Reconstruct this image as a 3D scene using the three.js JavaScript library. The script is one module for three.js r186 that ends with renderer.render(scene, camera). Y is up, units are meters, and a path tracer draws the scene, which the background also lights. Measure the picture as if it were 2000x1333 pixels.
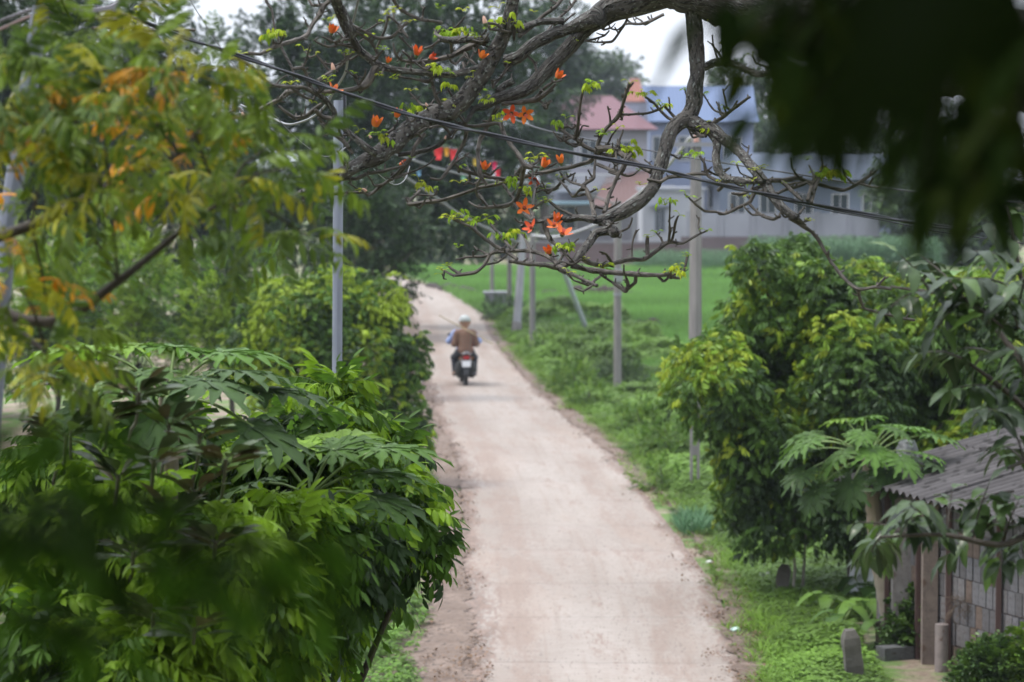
import * as THREE from 'three';
import { mergeGeometries } from 'three/addons/utils/BufferGeometryUtils.js';
import { MarchingCubes } from 'three/addons/objects/MarchingCubes.js';

// ---------- camera, sky, sun, exposure ----------
const scene = new THREE.Scene();
const EYE = 5.3, FOC = 5600, PITCH = Math.atan((666.5 - 320) / FOC);   // eye height in metres; focal length in photograph pixels; the horizon lies at row 320
const camera = new THREE.PerspectiveCamera(2 * Math.atan(666.5 / FOC) * 180 / Math.PI, 1024 / 682, 0.3, 1500);
camera.position.set(0, EYE, 0);
camera.rotation.x = -PITCH;
camera.updateMatrixWorld();
camera.focus = 16.2;
camera.userData.fStop = 3.7;

const SUN = new THREE.Vector3(-0.42, 0.86, -0.3).normalize();
{ // a bright thin overcast: nearly even, brighter round the veiled sun
  const W = 256, H = 128, a = new Float32Array(W * H * 4), v = new THREE.Vector3();
  for (let j = 0; j < H; j++) for (let i = 0; i < W; i++) {
    const el = ((j + 0.5) / H - 0.5) * Math.PI, az = ((i + 0.5) / W - 0.5) * 2 * Math.PI;
    v.set(Math.cos(el) * Math.cos(az), Math.sin(el), Math.cos(el) * Math.sin(az));
    const s = Math.max(0, v.dot(SUN)), up = Math.max(0, v.y);
    const g = 0.64 + 0.88 * up + 0.8 * Math.pow(s, 10) + 0.3 * Math.pow(s, 3);
    const k = (j * W + i) * 4;
    a[k] = 0.90 * g; a[k + 1] = 0.965 * g; a[k + 2] = 1.07 * g; a[k + 3] = 1;
  }
  const t = new THREE.DataTexture(a, W, H, THREE.RGBAFormat, THREE.FloatType);
  t.mapping = THREE.EquirectangularReflectionMapping; t.magFilter = t.minFilter = THREE.LinearFilter; t.needsUpdate = true;
  scene.background = t; scene.environment = t;
}
const sun = new THREE.DirectionalLight(new THREE.Color(1, 0.95, 0.86), 1.5);
sun.position.copy(SUN).multiplyScalar(120); sun.target.position.set(0, 0, -40); scene.add(sun, sun.target);
sun.castShadow = true; sun.shadow.radius = 22; sun.shadow.mapSize.set(2048, 2048);
Object.assign(sun.shadow.camera, { left: -90, right: 90, top: 90, bottom: -90, near: 1, far: 400 });

const renderer = new THREE.WebGLRenderer({ antialias: true });
renderer.setSize(1024, 682);
renderer.toneMapping = THREE.LinearToneMapping;
renderer.toneMappingExposure = 1.74;
renderer.shadowMap.enabled = true;

// ---------- helpers ----------
const V = (x = 0, y = 0, z = 0) => new THREE.Vector3(x, y, z);
let seed = 7;
const rnd = () => { seed = (seed + 0x6d2b79f5) | 0; let t = Math.imul(seed ^ (seed >>> 15), 1 | seed); t = (t + Math.imul(t ^ (t >>> 7), 61 | t)) ^ t; return ((t ^ (t >>> 14)) >>> 0) / 4294967296; };
const rr = (a, b) => a + (b - a) * rnd();
const pick = a => a[Math.floor(rnd() * a.length)];
const clamp = (x, a, b) => Math.min(b, Math.max(a, x));
const smooth = (a, b, x) => { const t = clamp((x - a) / (b - a), 0, 1); return t * t * (3 - 2 * t); };
const lerp = (a, b, t) => a + (b - a) * t;
const hash3 = (x, y, z) => { let h = Math.imul(x | 0, 374761393) ^ Math.imul(y | 0, 668265263) ^ Math.imul(z | 0, 2147483647 - 61); h = Math.imul(h ^ (h >>> 13), 1274126177); return ((h ^ (h >>> 16)) >>> 0) / 4294967296; };
function noise3(x, y, z) {
  const X = Math.floor(x), Y = Math.floor(y), Z = Math.floor(z), f = t => t * t * (3 - 2 * t), u = f(x - X), v = f(y - Y), w = f(z - Z);
  const L = (a, b, t) => a + (b - a) * t, h = (i, j, k) => hash3(X + i, Y + j, Z + k);
  return L(L(L(h(0, 0, 0), h(1, 0, 0), u), L(h(0, 1, 0), h(1, 1, 0), u), v), L(L(h(0, 0, 1), h(1, 0, 1), u), L(h(0, 1, 1), h(1, 1, 1), u), v), w) * 2 - 1;
}
// a point that stands `d` metres deep along the axis of the view from the road's head, and the ground point under a line of sight: used to lay the place out at true size
const cs = Math.cos(PITCH), sn = Math.sin(PITCH);
function U(px, py, d) {
  const x = (px - 1000) / FOC * d, u = (666.5 - py) / FOC * d;
  return V(x, EYE - sn * d + cs * u, -cs * d - sn * u);
}
function G(px, py, h = 0) {
  const dx = (px - 1000) / FOC, u = (666.5 - py) / FOC, dy = -sn + cs * u, dz = -cs - sn * u, t = (h - EYE) / dy;
  return V(dx * t, h, dz * t);
}
const toView = p => { const y = p.y - EYE, d = -p.z * cs - y * sn; return [1000 + p.x / d * FOC, 666.5 - (y * cs - p.z * sn) / d * FOC, d]; };
const groundH = (x, z) => 3.6 * smooth(-23, -3, z);   // the road comes up a dyke behind the place shown
const taken = new Map();
function numbered(n) { const k = taken.get(n) || 0; taken.set(n, k + 1); return k ? `${n}_${String(k).padStart(3, '0')}` : n; }
function tag(o, label, category, group, kind) { Object.assign(o.userData, { label, category }); if (group) o.userData.group = group; if (kind) o.userData.kind = kind; return o; }
function thing(name, label, category, pos = V(), group) { const o = new THREE.Group(); o.name = numbered(name); o.position.copy(pos); scene.add(o); return tag(o, label, category, group); }
function put(name, geo, mat, parent) { const m = new THREE.Mesh(geo, mat); m.name = parent ? name : numbered(name); (parent || scene).add(m); return m; }

class MB { // collects faces into one geometry
  constructor() { this.p = []; this.uv = []; this.c = []; this.i = []; this.col = [1, 1, 1]; }
  v(x, y, z, u = 0, w = 0) { this.p.push(x, y, z); this.uv.push(u, w); this.c.push(...this.col); return this.p.length / 3 - 1; }
  t(a, b, c) { this.i.push(a, b, c); }
  q(a, b, c, d) { this.i.push(a, b, c, a, c, d); }
  quad(A, B, C, D) { // corners as Vector3
    const w = A.distanceTo(B), h = A.distanceTo(D);
    this.q(this.v(A.x, A.y, A.z, 0, 0), this.v(B.x, B.y, B.z, w, 0), this.v(C.x, C.y, C.z, w, h), this.v(D.x, D.y, D.z, 0, h)); return this;
  }
  box(cx, cy, cz, sx, sy, sz, m) {
    const P = (x, y, z) => { const p = V(cx + x * sx / 2, cy + y * sy / 2, cz + z * sz / 2); return m ? p.applyMatrix4(m) : p; };
    const F = [[[-1, -1, 1], [1, -1, 1], [1, 1, 1], [-1, 1, 1]], [[1, -1, -1], [-1, -1, -1], [-1, 1, -1], [1, 1, -1]], [[1, -1, 1], [1, -1, -1], [1, 1, -1], [1, 1, 1]], [[-1, -1, -1], [-1, -1, 1], [-1, 1, 1], [-1, 1, -1]], [[-1, 1, 1], [1, 1, 1], [1, 1, -1], [-1, 1, -1]], [[-1, -1, -1], [1, -1, -1], [1, -1, 1], [-1, -1, 1]]];
    for (const f of F) this.quad(...f.map(k => P(...k)));
    return this;
  }
  tube(pts, rad, n = 8, { cap = true, wob = 0, twist = 0 } = {}) { // pts: Vector3[], rad: number or array
    const N = pts.length, R = k => Array.isArray(rad) ? rad[k] : rad;
    let nx = V(), along = 0, base = [];
    const t0 = pts[1].clone().sub(pts[0]).normalize();
    nx.crossVectors(Math.abs(t0.y) < 0.9 ? V(0, 1, 0) : V(1, 0, 0), t0).normalize();
    for (let k = 0; k < N; k++) {
      const t = pts[Math.min(N - 1, k + 1)].clone().sub(pts[Math.max(0, k - 1)]).normalize();
      nx.addScaledVector(t, -nx.dot(t)).normalize();
      const b = t.clone().cross(nx);
      if (k) along += pts[k].distanceTo(pts[k - 1]);
      const row = [];
      for (let j = 0; j <= n; j++) {
        const a = j / n * Math.PI * 2 + twist * along, ca = Math.cos(a), sa = Math.sin(a);
        let r = R(k);
        const q = pts[k];
        if (wob) { const jx = j % n; r *= 1 + wob * (noise3(q.x * 9 + Math.cos(jx / n * 6.283) * 1.3, q.y * 9 + Math.sin(jx / n * 6.283) * 1.3, q.z * 9 + along * 3) + 0.5 * noise3(q.x * 31 + Math.cos(jx / n * 6.283) * 3, q.y * 31 + Math.sin(jx / n * 6.283) * 3, along * 20)); }
        row.push(this.v(q.x + (nx.x * ca + b.x * sa) * r, q.y + (nx.y * ca + b.y * sa) * r, q.z + (nx.z * ca + b.z * sa) * r, j / n * Math.max(0.02, R(0)) * 6.283, along));
      }
      base.push(row);
    }
    for (let k = 0; k + 1 < N; k++) for (let j = 0; j < n; j++) this.q(base[k][j], base[k + 1][j], base[k + 1][j + 1], base[k][j + 1]);
    if (cap) for (const [k, s] of [[0, 1], [N - 1, -1]]) {
      const c = this.v(pts[k].x, pts[k].y, pts[k].z);
      for (let j = 0; j < n; j++) s > 0 ? this.t(c, base[k][j], base[k][j + 1]) : this.t(c, base[k][j + 1], base[k][j]);
    }
    return this;
  }
  // a leaf along +x from m's origin, face up +y
  blade(m, L, W, seg, { fold = 0.25, bend = 0.4, prof = t => Math.sin(Math.PI * Math.pow(t, 0.8)), wave = 0, mid = 1.15, edge = 1 } = {}) {
    const rows = [], q = V(), col = this.col;
    let x = 0, y = 0, ang = 0;
    for (let k = 0; k <= seg; k++) {
      const t = k / seg, w = W / 2 * Math.max(0, prof(t));
      const wv = wave ? Math.sin(k * 2.3) * wave * w : 0;
      const row = [];
      for (const s of (k === 0 || k === seg) ? [0] : [-1, 0, 1]) {
        q.set(x - Math.sin(ang) * 0, y + Math.abs(s) * w * fold + s * wv, s * w).applyMatrix4(m);
        this.col = col.map(c => c * (s ? edge : mid));
        row.push(this.v(q.x, q.y, q.z, t * L, s * w));
      }
      rows.push(row);
      ang -= bend / seg; x += Math.cos(ang) * L / seg; y += Math.sin(ang) * L / seg;
    }
    this.col = col;
    for (let k = 0; k < seg; k++) {
      const a = rows[k], b = rows[k + 1];
      if (a.length === 1 && b.length === 3) { this.t(a[0], b[1], b[0]); this.t(a[0], b[2], b[1]); }
      else if (a.length === 3 && b.length === 1) { this.t(a[0], a[1], b[0]); this.t(a[1], a[2], b[0]); }
      else { this.q(a[0], a[1], b[1], b[0]); this.q(a[1], a[2], b[2], b[1]); }
    }
    return this;
  }
  geo(flat = false) {
    const g = new THREE.BufferGeometry();
    g.setAttribute('position', new THREE.Float32BufferAttribute(this.p, 3));
    g.setAttribute('uv', new THREE.Float32BufferAttribute(this.uv, 2));
    g.setAttribute('color', new THREE.Float32BufferAttribute(this.c, 3));
    g.setIndex(this.i);
    if (flat) { const f = g.toNonIndexed(); f.computeVertexNormals(); return f; }
    g.computeVertexNormals();
    return g;
  }
  build(name, mat, parent, flat) { return put(name, this.geo(flat), mat, parent); }
}
const M4 = () => new THREE.Matrix4();
function frame(pos, dir, up, scale = 1) { // x along dir, y near up
  const x = dir.clone().normalize(), z = x.clone().cross(up); if (z.lengthSq() < 1e-6) z.set(0, 0, 1); z.normalize();
  const y = z.clone().cross(x);
  return M4().makeBasis(x.multiplyScalar(scale), y.multiplyScalar(scale), z.multiplyScalar(scale)).setPosition(pos);
}
function spline(ctrl, rads, step, tight = 0) { // Catmull-Rom through ctrl with radii, resampled
  const c = tight ? new THREE.CatmullRomCurve3(ctrl, false, 'catmullrom', tight) : new THREE.CatmullRomCurve3(ctrl, false, 'centripetal'), n = Math.max(ctrl.length, Math.ceil(c.getLength() / step)), P = [], R = [];
  for (let k = 0; k <= n; k++) {
    const t = k / n, f = t * (ctrl.length - 1), i = Math.min(ctrl.length - 2, Math.floor(f));
    P.push(c.getPoint(t)); R.push(lerp(rads[i], rads[i + 1], f - i));
  }
  return [P, R];
}

// ---------- textures ----------
function pnoise(x, y, per, s) { // tiling value noise, -1..1
  const X = Math.floor(x), Y = Math.floor(y), f = t => t * t * (3 - 2 * t), u = f(x - X), v = f(y - Y), w = k => ((k % per) + per) % per;
  const h = (i, j) => hash3(w(X + i), w(Y + j), s);
  return lerp(lerp(h(0, 0), h(1, 0), u), lerp(h(0, 1), h(1, 1), u), v) * 2 - 1;
}
function pnoise2(x, y, px, py, s) { const X = Math.floor(x), Y = Math.floor(y), f = t => t * t * (3 - 2 * t), u = f(x - X), v = f(y - Y), w = (k, p) => ((k % p) + p) % p, h = (i, j) => hash3(w(X + i, px), w(Y + j, py), s); return lerp(lerp(h(0, 0), h(1, 0), u), lerp(h(0, 1), h(1, 1), u), v) * 2 - 1; }
function fbm(u, v, per, oct, s) { let a = 0, k = 1, n = 0; for (let o = 0; o < oct; o++) { a += pnoise(u * per, v * per, per, s + o) * k; n += k; per *= 2; k *= 0.55; } return a / n; }
function tex(w, h, fn, rep = [1, 1], srgb = true) { // fn(u, v) -> linear rgb 0..1
  const a = new Uint8Array(w * h * 4), enc = c => { c = clamp(c, 0, 1); return 255 * (srgb ? (c < 0.0031308 ? c * 12.92 : 1.055 * Math.pow(c, 1 / 2.4) - 0.055) : c); };
  for (let j = 0; j < h; j++) for (let i = 0; i < w; i++) {
    const c = fn((i + 0.5) / w, (j + 0.5) / h), k = (j * w + i) * 4;
    if (typeof c === 'number') { a[k] = a[k + 1] = a[k + 2] = enc(c); } else { a[k] = enc(c[0]); a[k + 1] = enc(c[1]); a[k + 2] = enc(c[2]); }
    a[k + 3] = 255;
  }
  const t = new THREE.DataTexture(a, w, h); t.wrapS = t.wrapT = THREE.RepeatWrapping; t.magFilter = THREE.LinearFilter; t.minFilter = THREE.LinearMipmapLinearFilter; t.generateMipmaps = true;
  if (srgb) t.colorSpace = THREE.SRGBColorSpace; t.repeat.set(1 / rep[0], 1 / rep[1]); t.needsUpdate = true; return t;
}
const mixc = (a, b, t) => a.map((x, i) => lerp(x, b[i], clamp(t, 0, 1)));
const lin = (r, g, b) => new THREE.Color().setRGB(r, g, b);
const std = (r, g, b, rough = 0.8, extra = {}) => new THREE.MeshStandardMaterial({ color: lin(r, g, b), roughness: rough, ...extra });

const barkMap = tex(256, 512, (u, v) => { // grey-brown bark with pale lichen flecks
  const n = fbm(u, v, 6, 5, 11), cr = fbm(u, v, 14, 3, 15), l = fbm(u, v, 22, 3, 19);
  let c = mixc([0.034, 0.029, 0.026], [0.08, 0.072, 0.065], 0.5 + n * 1.1);
  c = mixc(c, [0.012, 0.01, 0.009], smooth(0.12, 0.45, cr)); return mixc(c, [0.18, 0.187, 0.172], smooth(0.22, 0.5, l) * 0.85);
}, [0.22, 0.44]);
const barkBump = tex(256, 512, (u, v) => 0.5 + 0.5 * fbm(u, v, 9, 5, 31) - 0.5 * smooth(0.1, 0.4, fbm(u, v, 14, 3, 15)), [0.22, 0.44], false);
const barkMat = new THREE.MeshStandardMaterial({ map: barkMap, bumpMap: barkBump, bumpScale: 0.016, roughness: 0.9 });
const twigMap = tex(128, 256, (u, v) => mixc([0.035, 0.029, 0.025], [0.105, 0.09, 0.077], 0.5 + fbm(u, v, 8, 4, 77) * 1.5), [0.1, 0.25]);
const twigMat = new THREE.MeshStandardMaterial({ map: twigMap, bumpMap: barkBump, bumpScale: 0.005, roughness: 0.85 });
const darkBark = std(0.055, 0.045, 0.036, 0.9, { bumpMap: barkBump, bumpScale: 0.01 });
const greenStem = std(0.13, 0.19, 0.05, 0.6);

// ---------- foliage ----------
const leafSpeck = tex(128, 128, (u, v) => { const k = 0.9 + 0.14 * fbm(u, v, 6, 4, 5); return [k, k, k]; }, [0.2, 0.2]);
function leafMat(c, { through = 0.32, coat = 0.35, rough = 0.3 } = {}) {
  return new THREE.MeshPhysicalMaterial({ color: lin(...c), map: leafSpeck, roughness: 1, transmission: through, thickness: 0, clearcoat: coat, clearcoatRoughness: rough, side: THREE.DoubleSide, vertexColors: true, specularIntensity: 0.18 });
}
const matCache = new Map();
const leafTone = c => [c[0] * 1.25, c[1] * 1.08, c[2] * 0.78];   // all greens a little warmer
function leafMats(pal, opt) { // each colour of a palette in three tones
  const key = JSON.stringify([pal, opt]);
  if (!matCache.has(key)) matCache.set(key, pal.map(c => [0.82, 1, 1.2].map(k => leafMat(leafTone(c).map(x => x * k), opt))));
  return matCache.get(key);
}
const lance = t => Math.pow(Math.sin(Math.PI * Math.pow(t, 0.75)), 0.8), ovate = t => Math.pow(Math.sin(Math.PI * Math.pow(t, 0.62)), 0.75), obov = t => Math.pow(Math.sin(Math.PI * Math.pow(t, 1.35)), 0.8);
const rotM = (ax, a) => M4().makeRotationAxis(ax, a);
function pinnate(L, n, lL, lW, hang, { seg = 3, stalk = 0.25, bend = 0.9, prof = lance, fold = 0.3, term = true, jit = 0.25 } = {}) { // a compound leaf: rachis and pairs of hanging leaflets
  const b = new MB(), pts = [];
  let x = 0, y = 0, a = 0.25;
  const K = n * 2 + 2, at = [];
  for (let k = 0; k <= K; k++) { pts.push(V(x, y, 0)); at.push(a); a -= bend / K; x += Math.cos(a) * L / K; y += Math.sin(a) * L / K; }
  b.col = [1.3, 1.25, 1]; b.tube(pts, pts.map((_, k) => lerp(0.0035, 0.0012, k / K)), 3, { cap: false }); b.col = [1, 1, 1];
  const one = (k, s, scale) => {
    const p = pts[k], out = V(0.55, 0, s).normalize(), q = rr(-jit, jit);
    const dir = V(Math.cos(at[k]) * 0.55, Math.sin(at[k]) * 0.55, s * (s ? 0.9 : 0)).normalize(); dir.y -= hang + q; dir.normalize();
    const up = V(0, 1, 0).addScaledVector(V(0, 0, s), 0.5).addScaledVector(V(rr(-1, 1), 0, rr(-1, 1)), 0.3);
    const tone = rr(0.85, 1.15); b.col = [tone, tone, tone];
    b.blade(frame(p, dir, up), lL * scale * rr(0.85, 1.1), lW * scale * rr(0.85, 1.1), seg, { fold, bend: 0.35 + rr(-0.2, 0.3), prof });
  };
  for (let k = 0; k < n; k++) { const f = Math.round((stalk + (1 - stalk) * (k + 0.3) / n) * K), sc = 0.75 + 0.35 * Math.sin(Math.PI * (k + 0.8) / (n + 0.6)); one(f, 1, sc); one(Math.max(1, f - (rnd() < 0.4 ? 1 : 0)), -1, sc); }
  if (term) one(K, 0, 0.95);
  return b.geo();
}
function simpleLeaf(L, W, { seg = 5, prof = ovate, fold = 0.22, bend = 0.5, wave = 0.1, petiole = 0.15 } = {}) {
  const b = new MB(), p = V(petiole * L, 0.03 * L, 0);
  b.tube([V(), p.clone().multiplyScalar(0.6), p], [0.012 * L, 0.011 * L, 0.01 * L], 4, { cap: false });
  b.blade(M4().makeTranslation(p), L, W, seg, { prof, fold, bend, wave, mid: 1.25 });
  return b.geo();
}
function spray(n, L, lL, lW) { // a leafy twig for trees too far to tell leaves apart
  const b = new MB();
  b.col = [0.6, 0.5, 0.45]; b.tube([V(), V(L * 0.5, 0.04 * L, 0), V(L, 0, 0)], [0.006, 0.005, 0.003], 3, { cap: false });
  for (let k = 0; k < n; k++) {
    const x = L * (0.15 + 0.85 * k / n), dir = V(rr(0.1, 0.9), rr(-0.75, 0.35), rr(-1, 1)).normalize(), tn = rr(0.75, 1.25); b.col = [tn, tn, tn];
    b.blade(frame(V(x, 0, 0), dir, V(rr(-0.4, 0.4), 1, rr(-0.4, 0.4))), lL * rr(0.7, 1.2), lW * rr(0.8, 1.2), 2, { fold: 0.2, bend: 0.3, prof: () => 1 });
  }
  return b.geo();
}
// puts leaves (matrix, colour number) on a thing: the `most` that show largest as parts of their own, the rest as one mass
function foliage(parent, geos, leaves, pal, { most = 0, opt = {}, name = 'leaf' } = {}) {
  const mats = leafMats(pal, opt), p = V(), inv = parent.position;
  let rest = leaves;
  if (most) {
    const seen = leaves.map((l, i) => { p.setFromMatrixPosition(l.m); const [x, y, d] = toView(p); return { i, ok: x > -60 && x < 2060 && y > -60 && y < 1390 && d > 0.5, d: d + 0.15 * rnd() }; }).filter(s => s.ok).sort((a, b) => a.d - b.d).slice(0, most);
    const own = new Set(seen.map(s => s.i));
    for (const i of own) {
      const l = leaves[i], m = put(name, geos[i % geos.length], mats[l.c][Math.floor(l.tone * 2.999)], parent);
      m.matrix.copy(l.m).setPosition(V().setFromMatrixPosition(l.m).sub(inv)); m.matrix.decompose(m.position, m.quaternion, m.scale);
    }
    rest = leaves.filter((_, i) => !own.has(i));
  }
  if (!rest.length) return;
  const white = matCache.get('w' + JSON.stringify(opt)) || leafMat([1, 1, 1], opt); matCache.set('w' + JSON.stringify(opt), white);
  const im = new THREE.InstancedMesh(geos[0], white, rest.length), c = new THREE.Color(), m = M4();
  rest.forEach((l, k) => { im.setMatrixAt(k, m.copy(l.m).setPosition(p.setFromMatrixPosition(l.m).sub(inv))); const t = lerp(0.72, 1.3, l.tone); c.setRGB(...leafTone(pal[l.c]).map(x => x * t)); im.setColorAt(k, c); });
  im.name = 'foliage'; im.userData.kind = 'stuff'; parent.add(im);
}
// leaves over the shell of round clumps; pickColour(p, outward) gives the palette number
function clumpLeaves(clumps, dens, scale, { colour = () => 0, droop = 0.15, inner = 0.5, up = 0.35, tangle = 0.7, keep = () => true, perShoot = 1 } = {}) {
  const out = [];
  for (const [x, y, z, r, ry = r] of clumps) {
    const n = Math.ceil(dens * r * r);
    for (let k = 0; k < n; k++) {
      const o = V(rr(-1, 1), rr(-1, 1), rr(-1, 1)); if (o.lengthSq() > 1 || o.lengthSq() < 0.01) { k--; continue; }
      o.normalize(); const f = Math.pow(rnd(), 0.45) * (1 - inner) + inner * 1.05, lump = 1 + 0.38 * noise3(o.x * 2.6 + x, o.y * 2.6 + y, o.z * 2.6 + z);
      const p = V(x + o.x * r * f * lump, y + o.y * ry * f * lump, z + o.z * r * f * lump);
      if (!keep(p)) continue;
      for (let s = 0; s < perShoot; s++) {
        let d = o.clone().add(V(rr(-1, 1), rr(-1, 1), rr(-1, 1)).multiplyScalar(tangle)); d.y += up - droop; d.normalize();
        if (perShoot > 1) { const ax = o.clone().add(V(0, 0.7, 0)).normalize(), e1 = ax.clone().cross(Math.abs(ax.y) < 0.9 ? V(0, 1, 0) : V(1, 0, 0)).normalize(), e2 = ax.clone().cross(e1), a = s / perShoot * 6.283 + rr(-0.4, 0.4); d = e1.multiplyScalar(Math.cos(a)).addScaledVector(e2, Math.sin(a)).addScaledVector(ax, rr(0.1, 0.9)); d.y -= droop; d.normalize(); }
        out.push({ m: frame(p.clone().addScaledVector(d, 0.02 * s), d, V(rr(-0.6, 0.6), 1, rr(-0.6, 0.6)), scale * rr(0.55, 1.25)), c: colour(p, o), tone: clamp(rnd() * 0.8 + 0.1 + 0.25 * noise3(p.x * 3, p.y * 3, p.z * 3), 0, 0.999) });
      }
    }
  }
  return out;
}
function woody(t, base, top, r0, r1, clumps, mat, { bow = 0.1, limbs = true, n = 9 } = {}) { // trunk and one limb to each clump
  const o = t.position, mid = base.clone().lerp(top, 0.5).add(V(rr(-1, 1) * bow, 0, rr(-1, 1) * bow));
  const [P, R] = spline([base, mid, top].map(p => p.clone().sub(o)), [r0, (r0 + r1) * 0.5, r1], 0.12);
  R[0] *= 1.25; new MB().tube(P, R, n, { wob: 0.05 }).build('trunk', mat, t);
  if (limbs) for (const c of clumps) {
    const e = V(c[0], c[1], c[2]).sub(o), s = P[Math.floor(P.length * rr(0.55, 0.98))], m = s.clone().lerp(e, 0.5).add(V(rr(-0.15, 0.15), 0.12, rr(-0.15, 0.15)).multiplyScalar(c[3]));
    const q = spline([s, m, e], [r1 * 0.6, r1 * 0.4, r1 * 0.2], 0.15); new MB().tube(q[0], q[1], 6, { wob: 0.05 }).build('limb', mat, t);
  }
}
const pxClumps = list => list.map(([px, py, rp, d, dz = 0]) => { const p = U(px, py, d); return [p.x, p.y, p.z, rp * d / FOC]; });

// ---------- the setting: ground, road, fields ----------
const soilMap = tex(512, 512, (u, v) => {
  const n = fbm(u, v, 5, 6, 41), g = fbm(u, v, 9, 5, 47), f = fbm(u, v, 60, 2, 53);
  let c = mixc([0.17, 0.125, 0.09], [0.27, 0.21, 0.165], 0.5 + n + f * 0.5);
  return mixc(c, [0.085, 0.145, 0.03], smooth(-0.15, 0.25, g));
}, [7, 7]);
const soilBump = tex(256, 256, (u, v) => 0.5 + 0.5 * fbm(u, v, 16, 5, 59), [1.5, 1.5], false);
{
  const xs = [], zs = [];
  for (let x = -420; x <= 420; x += Math.abs(x) < 12 ? 1 : 12) xs.push(x);
  for (let z = 60; z >= -900; z -= z > -40 ? 1 : z > -200 ? 10 : 50) zs.push(z);
  const b = new MB(), id = zs.map(z => xs.map(x => b.v(x, groundH(x, z), z, x, z)));
  for (let j = 0; j + 1 < zs.length; j++) for (let i = 0; i + 1 < xs.length; i++) b.q(id[j][i], id[j][i + 1], id[j + 1][i + 1], id[j + 1][i]);
  const g = b.build('ground', new THREE.MeshStandardMaterial({ map: soilMap, bumpMap: soilBump, bumpScale: 0.05, roughness: 0.95 }));
  tag(g, 'bare earth and short grass beside the concrete lane', 'ground', null, 'structure');
}
// edges of the lane, read where they meet the ground
const laneL = [[930, 1400], [912, 1333], [905, 1165], [905, 1000], [886, 900], [846, 800], [831, 755], [824, 700], [815, 650], [800, 610], [780, 577], [742, 550], [690, 534], [600, 521]].map(p => G(...p));
const laneR = [[1475, 1400], [1452, 1333], [1402, 1165], [1287, 1005], [1207, 900], [1092, 800], [1043, 755], [990, 700], [958, 650], [940, 610], [905, 580], [835, 558], [760, 541], [650, 527]].map(p => G(...p));
laneL.unshift(V(laneL[0].x, 0, -21.5)); laneR.unshift(V(laneR[0].x + 0.05, 0, -21.5));
const curveL = new THREE.CatmullRomCurve3(laneL, false, 'centripetal'), curveR = new THREE.CatmullRomCurve3(laneR, false, 'centripetal');
const lane = (t, s) => { const a = curveL.getPoint(t), b = curveR.getPoint(t); return a.lerp(b, s); };
const concreteMap = tex(640, 1600, (u, v) => { // across the lane in u, 16 m of it in v: brushed concrete under pinkish dust, earth trodden in along both edges and in the wheel tracks
  const br = fbm(u * 0.1, v, 256, 2, 61), n = fbm(u, v, 4, 6, 63), sp = fbm(u, v, 160, 2, 69), mid = fbm(u, v, 14, 5, 65), gr = fbm(u, v, 90, 3, 66);
  let c = mixc([0.215, 0.176, 0.15], [0.285, 0.246, 0.218], 0.5 + n * 0.8 + br * 0.3 + mid * 0.3);
  c = mixc(c, [0.24, 0.175, 0.138], smooth(-0.05, 0.4, fbm(u, v, 5, 6, 71)) * 0.4);
  const st = pnoise2(u * 34, v * 5, 34, 5, 72) * 0.6 + pnoise2(u * 80, v * 11, 80, 11, 74) * 0.4; c = mixc(c, [0.2, 0.15, 0.122], smooth(0.1, 0.8, st) * 0.45);
  const track = Math.exp(-(((u - 0.2) / 0.09) ** 2)) + Math.exp(-(((u - 0.8) / 0.1) ** 2)) * 0.7;
  c = mixc(c, [0.19, 0.135, 0.108], smooth(0.0, 0.6, track * 0.5 + mid * 0.65 + gr * 0.3) * 0.65);
  const e = Math.max(0, 1 - u / 0.18) + Math.max(0, 1 - (1 - u) / 0.1), earth = smooth(0.25, 0.75, e * 0.95 + mid * 0.5 + gr * 0.45 + n * 0.3);
  c = mixc(c, mixc([0.10, 0.065, 0.05], [0.2, 0.138, 0.11], 0.5 + gr), earth * 0.92); return mixc(c, [0.12, 0.095, 0.08], smooth(0.4, 0.6, sp) * 0.55);
}, [1, 16]);
const concreteBump = tex(512, 1024, (u, v) => 0.5 + 0.3 * fbm(u * 0.1, v, 256, 2, 61) + 0.3 * fbm(u, v, 40, 3, 73), [1, 6], false);
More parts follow.
